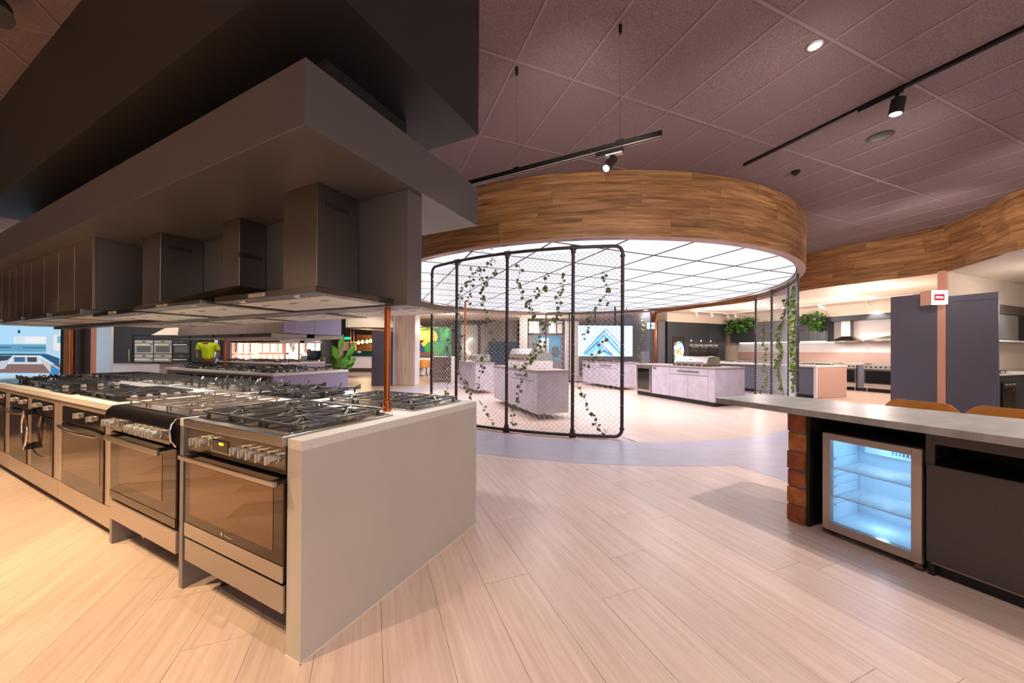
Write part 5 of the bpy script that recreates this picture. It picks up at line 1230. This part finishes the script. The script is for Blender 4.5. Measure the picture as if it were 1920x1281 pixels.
obj('panel', MB().box(0, 0, 0, X_(652), .1, 1.85), 'palewood', t, smooth=False); obj('window_frame', MB().box(X_(651), -.02, 1.1, X_(668), -.001, 1.16).box(X_(651), -.02, 1.78, X_(668), -.001, 1.85).box(X_(651), -.02, 1.16, X_(652.5), -.001, 1.78).box(X_(666.5), -.02, 1.16, X_(668), -.001, 1.78), 'palewood', t, smooth=False)
obj('pane', MB().box(X_(652.5), .0, 1.16, X_(666.5), .02, 1.78), M('blue_grey_pane', (90, 112, 130), .2), t, smooth=False); obj('lower', MB().box(X_(652.1), .0, 0, X_(668), .1, 1.1), 'palewood', t, smooth=False)
for k in range(1, 4): obj('glazing_bar', MB().box(X_(652.5) + (X_(666.5) - X_(652.5)) * k / 4 - .01, -.012, 1.16, X_(652.5) + (X_(666.5) - X_(652.5)) * k / 4 + .01, -.001, 1.78), 'matt', t, smooth=False)
for x in (657.5, 663): p = at(x, 640, 22.5); copper_post(p.x, 22.5, 1.25, 3.9, .03, 'thin copper hanger %s of the pair before the gridded window' % ('left' if x < 660 else 'right'))
p = at(650.5, 634.5, 19); t = thing('exit_sign', 'small green exit sign hanging above the tall plant', 'sign', p)
obj('box', MB().box(-.14, 0, -.07, .14, .05, .07), 'exitg', t, smooth=False); obj('arrow', MB().extr([(.145, -.05), (.145, .05), (.21, 0)], 0, .02), 'exitg', t, smooth=False); obj('hanger', MB().cyl((0, .02, .07), (0, .02, 3.93 - p.z), .01, 6), 'matt', t)
Y = 20.5; z0 = pz(690, 625, Y); t = thing('cream_bulkhead', 'cream dropped ceiling box in the far distance above the green case', 'bulkhead', (px(648, Y), Y, z0)); W_ = px(735, Y) - px(648, Y)
obj('face', MB().box(0, 0, .28, W_, .1, 2.6 - .2), 'cream', t, smooth=False); obj('soffit', MB().add([(0, 0, .28), (W_, 0, .28), (W_, 3.5, .28), (1.2, 3.5, .28), (0, 0, .33), (W_, 0, .33), (W_, 3.5, .33), (1.2, 3.5, .33)], [(0, 1, 2, 3), (7, 6, 5, 4), (0, 4, 5, 1), (1, 5, 6, 2), (2, 6, 7, 3), (3, 7, 4, 0)]), 'cream', t, smooth=False)
for x, y in ((668, 615), (669, 617.5), (671, 620)): p = at(x, y, 22); 
spot((px(690, 20), 18.0, 3.8), (px(680, 21), 21.0, .6), 120, NEUT, 90); spot((px(650, 16), 15.0, 3.8), (px(655, 17), 17, 0), 200, NEUT, 90)
# tall plant in a pot
p = Vector((px(640, 16.6), 16.6, 0)); t = thing('potted_plant', 'tall leafy strelitzia in a dark pot behind the islands', 'plant', p)
obj('pot', MB().lathe([(.16, 0), (.24, .1), (.27, .3), (.25, .42), (.22, .42), (.22, .36)], 20), 'pot', t)
ml, ms = MB(), MB(); r = random.Random(5)
def big_leaf(base, tip, w, droop):
    base, tip = Vector(base), Vector(tip); d = tip - base; L = d.length; d.normalize(); x = d.cross(Vector((0, -1, .3))); x.normalize(); n = 8; b0 = len(ml.v)
    for k in range(n + 1):
        s = k / n; c = base + d * L * s - Vector((0, 0, droop * s * s)); ww = w * math.sin(PI * min(.05 + s * .95, .995)) ** .7
        ml.v += [tuple(c - x * ww), tuple(c - Vector((0, -.02, -.0))), tuple(c + x * ww)]
    for k in range(n):
        q = b0 + 3 * k; ml.f += [(q, q + 1, q + 4, q + 3), (q + 1, q + 2, q + 5, q + 4)]
for bx, bz, tx, tz, w, dr in ((-.1, 1.3, .02, 2.02, .13, 0), (-.25, 1.0, -.62, 1.42, .16, .05), (-.1, .9, -.3, 1.6, .17, .1), (.15, .9, .62, 1.7, .09, .05), (.2, .8, .7, 1.45, .09, .1), (.25, .6, .5, 1.2, .1, .05), (.35, .35, .62, .95, .13, 0), (.2, .45, .3, 1.0, .16, 0), (-.05, .5, -.5, .95, .18, .1), (-.05, .55, .05, 1.1, .2, .05), (.0, .4, -.35, .7, .16, .1), (.1, .45, .45, .65, .13, .05), (.3, .6, .72, .92, .1, .05), (-.2, .5, -.6, .72, .14, .1)):
    y = r.uniform(-.25, .25); big_leaf((bx, y, bz), (tx, y + r.uniform(-.15, .15), tz), w, dr); ms.tube([(r.uniform(-.06, .06), 0, .4), (bx * .6, y * .6, (.4 + bz) / 2), (bx, y, bz)], .012, 6)
obj('stalks', ms, 'leaf', t); obj('leaves', ml, 'leaf2', t)
point((p.x + 1.2, p.y - 1.6, 2.6), 50, (1, .95, .85), .3)
# lit display niches
K['neon'] = M('pink_neon', (255, 196, 176), .5, emit=.75); K['neon_w'] = M('white_neon', (255, 240, 226), .5, emit=.85)
Y = 15.5
def niche(x0, x1, back, edge, rows, label, split=None):
    t = thing('lit_display', label, 'display cabinet', (px(x0, Y), Y, 0)); W_ = px(x1, Y) - px(x0, Y)
    obj('back', MB().box(.0, .2, 0, W_, .3, 2.3), back, t, smooth=False)
    for a, b, z0, z1 in rows:
        a, b = a * W_, b * W_; e = .028
        obj('light_frame', MB().box(a, -.02, z0, b, .19, z0 + e).box(a, -.02, z1 - e, b, .19, z1).box(a, -.02, z0 + e, a + e, .19, z1 - e).box(b - e, -.02, z0 + e, b, .19, z1 - e), edge, t, smooth=False)
        rr = random.Random(int(a * 97 + z0 * 31)); 
        obj('panel', MB().box(a + .04, .1, z0 + .03, b - .04, .19, z1 - .03), 'bracket', t, smooth=False)
        for q in range(2):
            cx = rr.uniform(a + .1, b - .1) if b - a > .25 else (a + b) / 2
            obj('tap', MB().tube([(cx, .08, z0 + .05 + q * .22), (cx, .08, z0 + .2 + q * .22), (cx + .05, .06, z0 + .24 + q * .22), (cx + .09, .05, z0 + .2 + q * .22)], .012, 6), 'black', t)
    return t
U = [(0, 1, 1.1, 1.75), (0, 1, .45, 1.05)]
niche(431, 447, 'pinkp', 'neon', U, 'narrow pink-lit tap display at the left of the lit row')
niche(450, 459, 'pinkp', 'neon', U, 'slim pink-lit display second from the left of the lit row')
niche(462, 472, 'pinkp', 'neon', U, 'slim pink-lit display third from the left of the lit row')
niche(475, 529, 'pinkp', 'neon', [(.02, .08, .4, 1.75)] + [(.2 + .27 * k, .36 + .27 * k, 1.15, 1.65) for k in range(3)] + [(.15 + .21 * k, .32 + .21 * k, .4, 1.08) for k in range(4)], 'wide pink display wall with seven lit tap niches')
niche(536, 556, 'whitep', 'neon_w', [(.05, .95, 1.15, 1.72), (.05, .5, .4, 1.08), (.55, .95, .4, 1.08)], 'white-lit tap display right of the pink wall')
niche(562, 578, 'whitep', 'neon_w', U, 'white-lit display behind the seated person')
niche(583, 594, 'whitep', 'neon_w', U, 'last white-lit display beside the dark shelves')
panel('dark_wall', px(597, 15.8), px(618, 15.8), 15.8, 0, 3.9, .2, 'matt', 'black wall between the lit displays and the tall plant', 'wall')
panel('brown_partition', px(421, 14.6), px(432, 14.6), 14.6, 0, 2.6, .1, 'brownp', 'brown panel left of the pink-lit displays', 'panel')
panel('black_partition', px(409, 14.2), px(421, 14.2), 14.2, 0, 2.6, .1, 'matt', 'black panel right of the poster behind the worker', 'panel')
Y = 14.0; t = thing('poster_screen', 'blue and white illuminated poster behind the worker in yellow', 'screen', (px(373, Y), Y, 0.03)); W_ = px(409, Y) - px(373, Y)
obj('display', MB().box(0, 0, 0, W_, .05, 2.17), M('poster_white', (190, 214, 245), .5, emit=.33), t, smooth=False); obj('frame', MB().box(-.03, -.01, -.03, -.001, .06, 2.03).box(W_ + .001, -.01, -.03, W_ + .03, .06, 2.03), 'matt', t, smooth=False)
art('poster', [(ell(.6, 1.25, .14, .1), (150, 40, 60)), (ell(.5, .3, .18, .22), (60, 120, 190)), (ell(.62, .62, .1, .2, r=.4), (80, 140, 210)), (ell(.2, 1.35, .16, .1), (120, 190, 150)), (ell(.1, .4, .08, .1), (60, 120, 190))], t)
# ---- people
def skin_body(name, joints, edges, mat, par, sub=2):
    me = bpy.data.meshes.new(name); me.from_pydata([j[:3] for j in joints], edges, []); o = bpy.data.objects.new(name, me); COL.objects.link(o)
    sk = o.modifiers.new('skin', 'SKIN'); sk.use_smooth_shade = True
    for i, j in enumerate(joints): sv = me.skin_vertices[0].data[i]; sv.radius = (j[3], j[4] if len(j) > 4 else j[3])
    me.skin_vertices[0].data[0].use_root = True
    ss = o.modifiers.new('sub', 'SUBSURF'); ss.levels = ss.render_levels = sub
    m2 = bpy.data.meshes.new_from_object(o.evaluated_get(bpy.context.evaluated_depsgraph_get())); bpy.data.objects.remove(o)
    m2.materials.clear(); m2.materials.append(K[mat]); m2.shade_smooth()
    n = bpy.data.objects.new(name, m2); COL.objects.link(n); n.parent = par; return n
def head(par, c, mat, s=1, cap=True):
    h = obj('head', MB().lathe([(.01, -.125), (.045, -.118), (.062, -.085), (.074, -.03), (.08, .03), (.074, .08), (.05, .115), (.01, .125)], 20), mat, par, loc=c)
    hair_ = MB().lathe([(.083, .02), (.084, .05), (.078, .09), (.052, .126), (.01, .136)], 20, (0, .012, 0)); obj('hair', hair_, 'hair', h)
    obj('nose', MB().add([(0, -.098, -.02), (-.012, -.07, -.028), (.012, -.07, -.028), (0, -.074, .025)], [(0, 1, 2), (0, 3, 1), (0, 2, 3), (1, 3, 2)]), mat, h)
    for sx in (-1, 1):
        obj('eye', MB().lathe([(.001, -.009), (.008, -.004), (.009, 0), (.006, .006)], 10, (sx * .03, -.072, .012), (0, -1, 0)), 'black', h); obj('ear', MB().lathe([(.004, -.02), (.016, 0), (.004, .02)], 10, (sx * .081, .005, -.005), (0, .3, 1)), mat, h)
    obj('mouth', MB().box(-.022, -.079, -.06, .022, -.066, -.054), 'red', h, smooth=False)
def hand(par, c, d, mat):
    c, d = Vector(c), Vector(d).normalized(); up = Vector((1, 0, 0)); s_ = d.cross(up).normalized(); mb = MB(); mb.bar(c, c + d * .085, .075, .028, up)
    for k, l in enumerate((.07, .08, .075, .058)):
        o_ = c + d * .08 + d.cross(up).normalized() * (-.028 + .019 * k); mb.tube([o_, o_ + d * l * .5, o_ + d * l - up * .02], .0085, 6)
    o_ = c + d * .025 + s_ * .038; mb.tube([o_, o_ + s_ * .03 + d * .03, o_ + s_ * .035 + d * .06], .01, 6); obj('hand', mb, mat, par)
def worker():
    x, y = px(390, 11.0), 11.0
    t = thing('person', 'person in hi-vis yellow shirt and dark trousers walking past the illuminated poster', 'person', (x, y, 0), .5)
    J = [(0, 0, .95, .14, .11), (0, 0, 1.12, .135, .1), (0, -.01, 1.30, .155, .11), (0, -.02, 1.45, .14, .09), (0, -.03, 1.53, .05), (0, -.04, 1.60, .05),
         (-.18, -.02, 1.44, .062), (-.24, -.04, 1.18, .048), (-.22, -.2, .98, .036), (.18, -.02, 1.44, .062), (.25, .03, 1.17, .048), (.2, -.14, .97, .036),
         (-.09, 0, .86, .095), (-.1, -.16, .5, .066), (-.1, -.1, .1, .045), (-.1, -.24, .05, .04), (.09, 0, .86, .095), (.1, .06, .5, .066), (.1, .26, .14, .045), (.1, .16, .05, .04)]
    E_ = [(0, 1), (1, 2), (2, 3), (3, 4), (4, 5), (3, 6), (6, 7), (7, 8), (3, 9), (9, 10), (10, 11), (0, 12), (12, 13), (13, 14), (14, 15), (0, 16), (16, 17), (17, 18), (18, 19)]
    b = skin_body('body', J, E_, 'skin_d', t)
    Js = [(0, 0, .93, .17, .14), (0, 0, 1.12, .165, .13), (0, -.01, 1.30, .185, .14), (0, -.02, 1.45, .155, .11), (0, -.025, 1.50, .075), (-.19, -.02, 1.43, .085), (-.24, -.035, 1.24, .075), (.19, -.02, 1.43, .085), (.25, .02, 1.23, .075)]
    skin_body('shirt', Js, [(0, 1), (1, 2), (2, 3), (3, 4), (3, 5), (5, 6), (3, 7), (7, 8)], 'hivis', t)
    Jt = [(0, 0, .95, .155, .125), (-.09, 0, .84, .115), (-.1, -.16, .5, .085), (-.1, -.11, .12, .07), (.09, 0, .84, .115), (.1, .06, .5, .085), (.1, .24, .16, .07)]
    skin_body('trousers', Jt, [(0, 1), (1, 2), (2, 3), (0, 4), (4, 5), (5, 6)], 'trous', t)
    head(t, (0, -.05, 1.66), 'skin_d'); hand(t, (-.22, -.21, .965), (0, -.8, -.4), 'skin_d'); hand(t, (.2, -.15, .955), (0, -.8, -.4), 'skin_d')
    for sx, y0, z0 in ((-1, -.28, 0), (1, .2, .02)): obj('shoe', MB().prism([(a * .05 + sx * .1, bb * .14 + y0 + .1) for a, bb in ((-1, -.8), (-.5, -1), (.5, -1), (1, -.8), (.8, 1), (-.8, 1))], z0, z0 + .09), 'black', t, bevel=.01)
def clerk():
    x, y = px(578, 13.6), 13.6
    t = thing('person', 'seated person in dark top holding a pale sheet behind the third island', 'person', (x, y, 0), -.1)
    J = [(0, .1, .5, .15, .12), (0, .1, .72, .13, .1), (0, .08, .92, .145, .1), (0, .06, 1.02, .12, .08), (0, .05, 1.08, .048), (0, .04, 1.13, .048),
         (-.17, .06, 1.0, .055), (-.25, -.02, .78, .045), (-.14, -.22, .80, .034), (.17, .06, 1.0, .055), (.25, -.02, .78, .045), (.14, -.22, .80, .034),
         (-.1, .05, .48, .09), (-.12, -.35, .5, .075), (-.12, -.36, .08, .05), (-.12, -.46, .045, .035), (.1, .05, .48, .09), (.12, -.35, .5, .075), (.12, -.36, .08, .05), (.12, -.46, .045, .035)]
    E_ = [(0, 1), (1, 2), (2, 3), (3, 4), (4, 5), (3, 6), (6, 7), (7, 8), (3, 9), (9, 10), (10, 11), (0, 12), (12, 13), (13, 14), (14, 15), (0, 16), (16, 17), (17, 18), (18, 19)]
    skin_body('body', J, E_, 'skin', t)
    skin_body('shirt', [(0, .1, .5, .175, .15), (0, .1, .72, .155, .125), (0, .08, .92, .17, .125), (0, .06, 1.02, .135, .1), (0, .055, 1.06, .07), (-.18, .05, .99, .07), (-.23, .0, .86, .06), (.18, .05, .99, .07), (.23, 0, .86, .06)], [(0, 1), (1, 2), (2, 3), (3, 4), (3, 5), (5, 6), (3, 7), (7, 8)], 'trous', t)
    skin_body('trousers', [(0, .1, .5, .165, .14), (-.1, .04, .48, .11), (-.12, -.34, .5, .09), (-.12, -.35, .12, .07), (.1, .04, .48, .11), (.12, -.34, .5, .09), (.12, -.35, .12, .07)], [(0, 1), (1, 2), (2, 3), (0, 4), (4, 5), (5, 6)], 'trous', t)
    head(t, (0, .03, 1.19), 'skin'); hand(t, (-.14, -.22, .80), (.4, -.7, .3), 'skin'); hand(t, (.14, -.22, .80), (-.4, -.7, .3), 'skin')
    s_ = obj('sheet', MB().box(-.13, 0, -.15, .13, .006, .15), 'greyshirt', smooth=False, loc=(x, y - .31, .92)); s_.rotation_euler = (-.25, 0, -.1); tag(s_, 'pale grey sheet held up by the seated person', 'paper')
    c = thing('office_chair', 'dark chair under the seated person', 'chair', (x, y + .12, 0)); obj('seat', MB().prism(rrect(-.24, -.24, .24, .22, .06), .29, .33), 'matt', c); obj('backrest', MB().box(-.2, .24, .45, .2, .28, .95), 'matt', c, bevel=.02, smooth=False); obj('column', MB().cyl((0, 0, .05), (0, 0, .29), .03, 10), 'black', c); obj('base', MB().bar((-.28, 0, .04), (.28, 0, .04), .05, .04).bar((0, -.28, .04), (0, .28, .04), .05, .04), 'black', c, smooth=False)
worker(); clerk()
t = thing('desk', 'dark service desk in front of the seated person', 'desk', (px(545, 12.95), 12.95, 0)); W_ = px(612, 12.95) - px(545, 12.95)
obj('top', MB().box(0, -.2, .72, W_, .38, .76), 'lav', t, smooth=False); obj('front', MB().box(.02, -.18, .0, W_ - .02, -.15, .719), 'matt', t, smooth=False)
for x in (.03, W_ - .07): obj('leg', MB().box(x, .30, 0, x + .04, .34, .719), 'matt', t, smooth=False)
p = Vector((px(592, 13.0), 13.0, .76)); t = thing('monitor', 'black computer monitor right of the seated person', 'monitor', p)
obj('screen', MB().box(-.2, -.02, .17, .2, .02, .5), 'blackscreen', t, bevel=.004, smooth=False); obj('stand', MB().box(-.03, 0, .01, .03, .03, .2), 'black', t, smooth=False); obj('foot', MB().box(-.12, -.08, 0, .12, .1, .012), 'black', t, smooth=False)
for k, (x, h, m) in enumerate(((590, .12, 'bracket'), (595, .15, 'bracket'), (605, .26, 'felt'))):
    t = thing('desk_box', ['small white cup on the desk before the monitor', 'white canister on the desk before the monitor', 'pale grey box at the right end of the service desk'][k], 'container', (px(x, 12.86), 12.86, .76))
    if k < 2: obj('cup', MB().lathe([(.03, 0), (.04, h), (.034, h), (.026, .01)], 16), m, t)
    else: obj('box', MB().box(-.07, -.06, 0, .07, .06, h), m, t, bevel=.004, smooth=False)
# ---- oven wall on the left, white counter, columns, big screen
Y = 11.2; x = px(209, Y)
n_ = ['first', 'second', 'third', 'fourth', 'fifth']
fx = [209, 248, 290, 325, 372]
for k in range(4):
    a, b = px(fx[k], Y), px(fx[k + 1], Y); t = thing('tall_cabinet', 'tall charcoal cabinet on the left oven wall, %s from the white column' % n_[k], 'cabinet', (a, Y, 0))
    obj('carcass', MB().box(0, .022, .1, b - a, .6, 2.5), 'darkc', t, smooth=False); obj('door', MB().box(.004, 0, 1.72 if k else .1, b - a - .004, .02, 2.5), 'darkc', t, bevel=.002, smooth=False)
    if k: obj('door', MB().box(.004, 0, .1, b - a - .004, .02, .52), 'darkc', t, bevel=.002, smooth=False)
    else: obj('handle', MB().cyl((b - a - .05, -.04, .8), (b - a - .05, -.04, 1.28), .012, 8), 'steel_m', t)
for k, (x0, x1, m, s_, lb) in enumerate(((252.5, 288, 'steel', 'steel', 'steel'), (288.5, 323, 'alu', 'alu', 'pale grey'), (324, 357, 'black', 'black', 'black'))):
    for j, (z0, h) in enumerate(((1.14, .42), (.62, .50))):
        far_oven((px(x0, Y) + .01, Y - .001, z0), 0, px(x1, Y) - px(x0, Y) - .02, h, m, '%s %s oven in the left oven wall' % (['upper', 'lower'][j], lb), s_)
t = thing('display_counter', 'white display counter with cooktop before the left oven wall', 'counter', (px(205, 9.8), 9.8, 0)); W_ = px(300, 9.8) - px(205, 9.8)
obj('front', MB().box(0, 0, 0, W_ * .55, .04, .89), 'whitep', t, smooth=False); obj('end', MB().box(W_ * .55 + .002, -.01, 0, W_, .6, .885), 'whitep', t, smooth=False); obj('worktop', MB().box(0, -.02, .892, W_ + .9, .62, .93), 'black', t, smooth=False)
panel('white_column', px(176, 9.0), px(208.5, 9.0), 9.0, 0, 3.9, .05, 'whitep', 'wide white column left of the oven wall', 'column')
p = at(330, 640, 10.2); h = thing('range_hood', 'pale pyramid hood hanging before the left oven wall', 'hood', (p.x - .1, 10.2, 1.64))
obj('canopy', MB().box(-.35, -.25, 0, .35, .25, .04).frustum((-.35, -.25, .35, .25), .04, (.1, -.1, .34, .15), .35), 'cream', h, smooth=False); obj('duct', MB().box(.1, -.1, .35, .34, .15, 2.2), 'cream', h, smooth=False); obj('black_edge', MB().box(-.352, -.256, .0, .352, -.2505, .035), 'black', h, smooth=False)
Y = 7.8
panel('copper_strip', px(170, Y), px(176, Y), Y, 0, 3.9, .05, 'copperp', 'flat copper strip on the dark panel beside the white column', 'strip')
panel('brown_partition', px(139, Y), px(169.5, Y), Y + .01, 0, 3.9, .05, 'brown', 'dark brown panel between the copper pipe and copper strip at left', 'panel')
p = at(134.5, 650, Y - .1); copper_post(p.x, Y - .1, 0, 3.9, .04, 'tall copper pipe right of the big kitchen screen at left')
panel('pale_strip', px(117, Y), px(127.5, Y), Y + .02, 0, 3.9, .04, 'kraft', 'pale timber strip right of the big kitchen screen', 'strip')
panel('black_strip', px(110, Y), px(116.8, Y), Y + .03, 0, 3.9, .04, 'matt', 'black edge strip of the big kitchen screen', 'strip')
panel('black_strip', px(127.7, Y), px(138.8, Y), Y + .06, 0, 3.9, .04, 'matt', 'black strip behind the tall copper pipe at left', 'strip')
X0, X1 = px(-60, Y), px(110, Y) - .01; W_ = X1 - X0; s = W_ / 170
t = thing('kitchen_screen', 'huge glowing screen at the left showing a blue-white kitchen', 'screen', (X0, Y + .05, 0))
zb = .45
obj('display', MB().box(0, 0, zb, W_, .06, 2.1), M('screen_pale', (170, 222, 255), .5, emit=.4), t, smooth=False)
def sx(x): return (x + 60) * s
def sz(y): return at(50, y, Y).z
def R_(x0, y0, x1, y1): return [(sx(x0), sz(y0)), (sx(x1), sz(y0)), (sx(x1), sz(y1)), (sx(x0), sz(y1))]
n0 = set(bpy.data.objects)
art('kitchen', [(R_(-59, 660, 82, 646), (100, 170, 205)), (R_(-59, 666, 82, 661), (120, 190, 225)), (R_(20, 644, 82, 631), (224, 240, 250)), (R_(42, 643, 81, 632), (250, 252, 255)), (R_(-59, 652.5, 16, 651), (30, 50, 70)), (R_(38, 652.8, 82, 651.5), (30, 50, 70)), ([(sx(82), sz(664)), (sx(110) - .02, sz(672)), (sx(110) - .02, sz(615)), (sx(82), sz(630))], (190, 226, 246)), (R_(96, 657, 110, 628), (240, 246, 250)), (R_(103, 643, 110, 630), (120, 200, 220)),
     (R_(28, 625, 33, 619), (40, 80, 110)), (R_(-59, 666.5, 85, 664), (30, 60, 84)), (R_(-59, 682, 70, 667), (224, 226, 226)), (R_(22, 679, 43, 670), (60, 110, 160)), (R_(47, 679, 65, 670), (70, 70, 84)), (R_(-59, 700, 110, 683), (140, 110, 106)), ([(sx(65), sz(668)), (sx(92), sz(700)), (sx(110) - .02, sz(702)), (sx(110) - .02, sz(690))], (216, 206, 200)), ([(sx(70), sz(665)), (sx(110) - .02, sz(688)), (sx(110) - .02, sz(672)), (sx(85), sz(664))], (36, 90, 130)), ([(sx(92), sz(684)), (sx(110) - .02, sz(693)), (sx(110) - .02, sz(704)), (sx(92), sz(702))], (50, 150, 210)), ([(sx(-59), sz(700)), (sx(5), sz(692)), (sx(20), sz(668)), (sx(-59), sz(672))], (200, 214, 224)), ([(sx(-59), sz(684)), (sx(10), sz(676)), (sx(20), sz(667)), (sx(-59), sz(667))], (40, 70, 96))], t)
for o in set(bpy.data.objects) - n0: o.location = (0, .0115, 0)
for x, y, e in ((-9.5, 8.6, 90), (-12, 9.4, 90), (-5.2, 8.2, 120), (-8.5, 12.9, 110), (-3.4, 9.0, 110), (-1.8, 7.0, 60)): spot((x, y, 3.85), (x, y + .05, 0), e, NEUT, 105)
# ================================================================ ceiling fittings
dl = G(1528, 86, 3.928)
t = thing('downlight', 'bright round recessed downlight in the brown tiled ceiling', 'downlight', dl); obj('rim', MB().lathe([(.055, .006), (.055, -.004), (.042, -.006), (.042, .006)], 24), 'bracket', t); obj('lens', MB().lathe([(.04, .004), (.04, -.003)], 20), 'lampc', t)
t = thing('ceiling_speaker', 'round flush grey speaker grille in the ceiling tiles', 'speaker', G(1651, 256, 3.93)); obj('grille', MB().lathe([(.11, .006), (.11, -.002), (.1, -.005)], 28), 'brown', t); obj('rim', MB().lathe([(.12, .006), (.12, -.003), (.112, -.004), (.112, .006)], 28), 'char', t)
t = thing('smoke_sensor', 'small black sensor on the ceiling right of the round bulkhead', 'sensor', G(1492, 322, 3.93)); obj('base', MB().lathe([(.055, 0), (.055, -.02), (.045, -.03)], 18), 'black', t); obj('bulb', MB().lathe([(.03, -.03), (.03, -.05), (.01, -.06)], 14), 'matt', t)
# suspended track with a lit spot
za = 2.965; a, b = G(1240, 251, za), G(880, 344, za); d = (b - a).normalized(); rz = math.atan2(d.y, d.x)
t = thing('suspended_track', 'suspended black lighting track hung on two thin wires before the round bulkhead', 'track', a, rz); L_ = (b - a).length + .8
obj('rail', MB().box(0, -.018, -.02, L_, .018, .02), 'black', t, smooth=False); obj('rail_lip', MB().box(0, -.016, -.0255, L_, -.008, -.0205).box(0, .008, -.0255, L_, .016, -.0205), 'gask', t, smooth=False); obj('end_cap', MB().box(-.006, -.019, -.022, -.0005, .019, .021), 'black', t, smooth=False)
for px_, py_, tx in ((967, 124, 967), (1162, 42, 1161)):
    c = G(px_, py_, 3.93); k = (c - a).dot(d); k = max(.05, min(L_ - .05, k)); m = Vector((k, 0, 0))
    obj('wire', MB().cyl((k, 0, .02), (k, 0, 3.93 - za - .05), .001, 6), 'steel_d', t); obj('ceiling_cone', MB().lathe([(.014, 3.93 - za), (.014, 3.93 - za - .05), (.008, 3.93 - za - .075)], 12, (k, 0, 0)), 'black', t); obj('hanger', MB().box(k - .03, -.012, .0205, k + .03, .012, .035), 'black', t, smooth=False)
hd = thing('track_spot', 'lit black spotlight head hanging from the suspended track', 'spotlight', a + d * .30, rz)
obj('driver_box', MB().box(-.02, -.022, -.065, .20, .022, -.026), 'black', hd, bevel=.003, smooth=False); obj('pale_cover', MB().box(-.01, -.0215, -.074, .12, .0215, -.0655), 'whitep', hd, smooth=False)
o_ = a + d * .30; tip = at(1129, 325, o_.y - .05); mid = at(1144, 306, o_.y)
R2 = Matrix.Rotation(-rz, 4, 'Z'); loc = R2 @ (tip - o_)
hc = R2 @ (mid - o_); dr_ = (loc - hc).normalized()
obj('yoke', MB().cyl((hc.x, 0, -.05), hc, .01, 10), 'black', hd); obj('head', MB().cyl(hc - dr_ * .06, hc + dr_ * .06, .036, 24), 'steel_d', hd); obj('rim', MB().cyl(hc + dr_ * .06, hc + dr_ * .072, .038, 24), 'matt', hd); obj('lens', MB().cyl(hc + dr_ * .072, hc + dr_ * .074, .027, 24), 'lampc', hd)
# surface track at the right
a, b = G(1396, 311, 3.9), G(1920, 57, 3.9); d = (b - a).normalized(); rz = math.atan2(d.y, d.x); L_ = (b - a).length + 1.2
t = thing('lighting_track', 'long black lighting track fixed on the ceiling at the upper right', 'track', a, rz); obj('rail', MB().box(0, -.02, 0, L_, .02, .032), 'black', t, smooth=False); obj('end_cap', MB().box(-.006, -.021, -.002, -.0005, .021, .031), 'black', t, smooth=False)
k = (G(1686, 178, 3.88) - a).dot(d); p = a + d * k
hd = thing('track_spot', 'black cylinder spotlight hanging from the long ceiling track at right', 'spotlight', p, rz)
obj('driver_box', MB().box(-.30, -.022, -.03, .04, .022, -.001), 'black', hd, bevel=.002, smooth=False); obj('arm', MB().box(-.012, -.012, -.08, .012, .012, -.03), 'black', hd, smooth=False)
dr_ = (R2.to_3x3() @ Vector((0, 0, -1))); dr_ = Vector((-.12, -.1, -1)).normalized(); hc = Vector((0, 0, -.145))
obj('head', MB().cyl(hc - dr_ * .07, hc + dr_ * .075, .055, 24), 'matt', hd); obj('lens', MB().cyl(hc + dr_ * .075, hc + dr_ * .078, .047, 24), 'sign_w', hd)
p = G(-6, 30, 3.72)
hd = thing('track_spot', 'dark spotlight head cut by the upper left photo corner', 'spotlight', (p.x, p.y, 3.93), 0)
obj('arm', MB().cyl((0, 0, 0), (0, 0, -.1), .012, 8), 'black', hd); dr_ = Vector((.55, -.35, -.6)).normalized(); obj('head', MB().cyl(Vector((0, 0, -.17)) - dr_ * .1, Vector((0, 0, -.17)) + dr_ * .1, .075, 24), 'matt', hd); obj('rim', MB().cyl(Vector((0, 0, -.17)) + dr_ * .1, Vector((0, 0, -.17)) + dr_ * .11, .078, 24), 'black', hd)
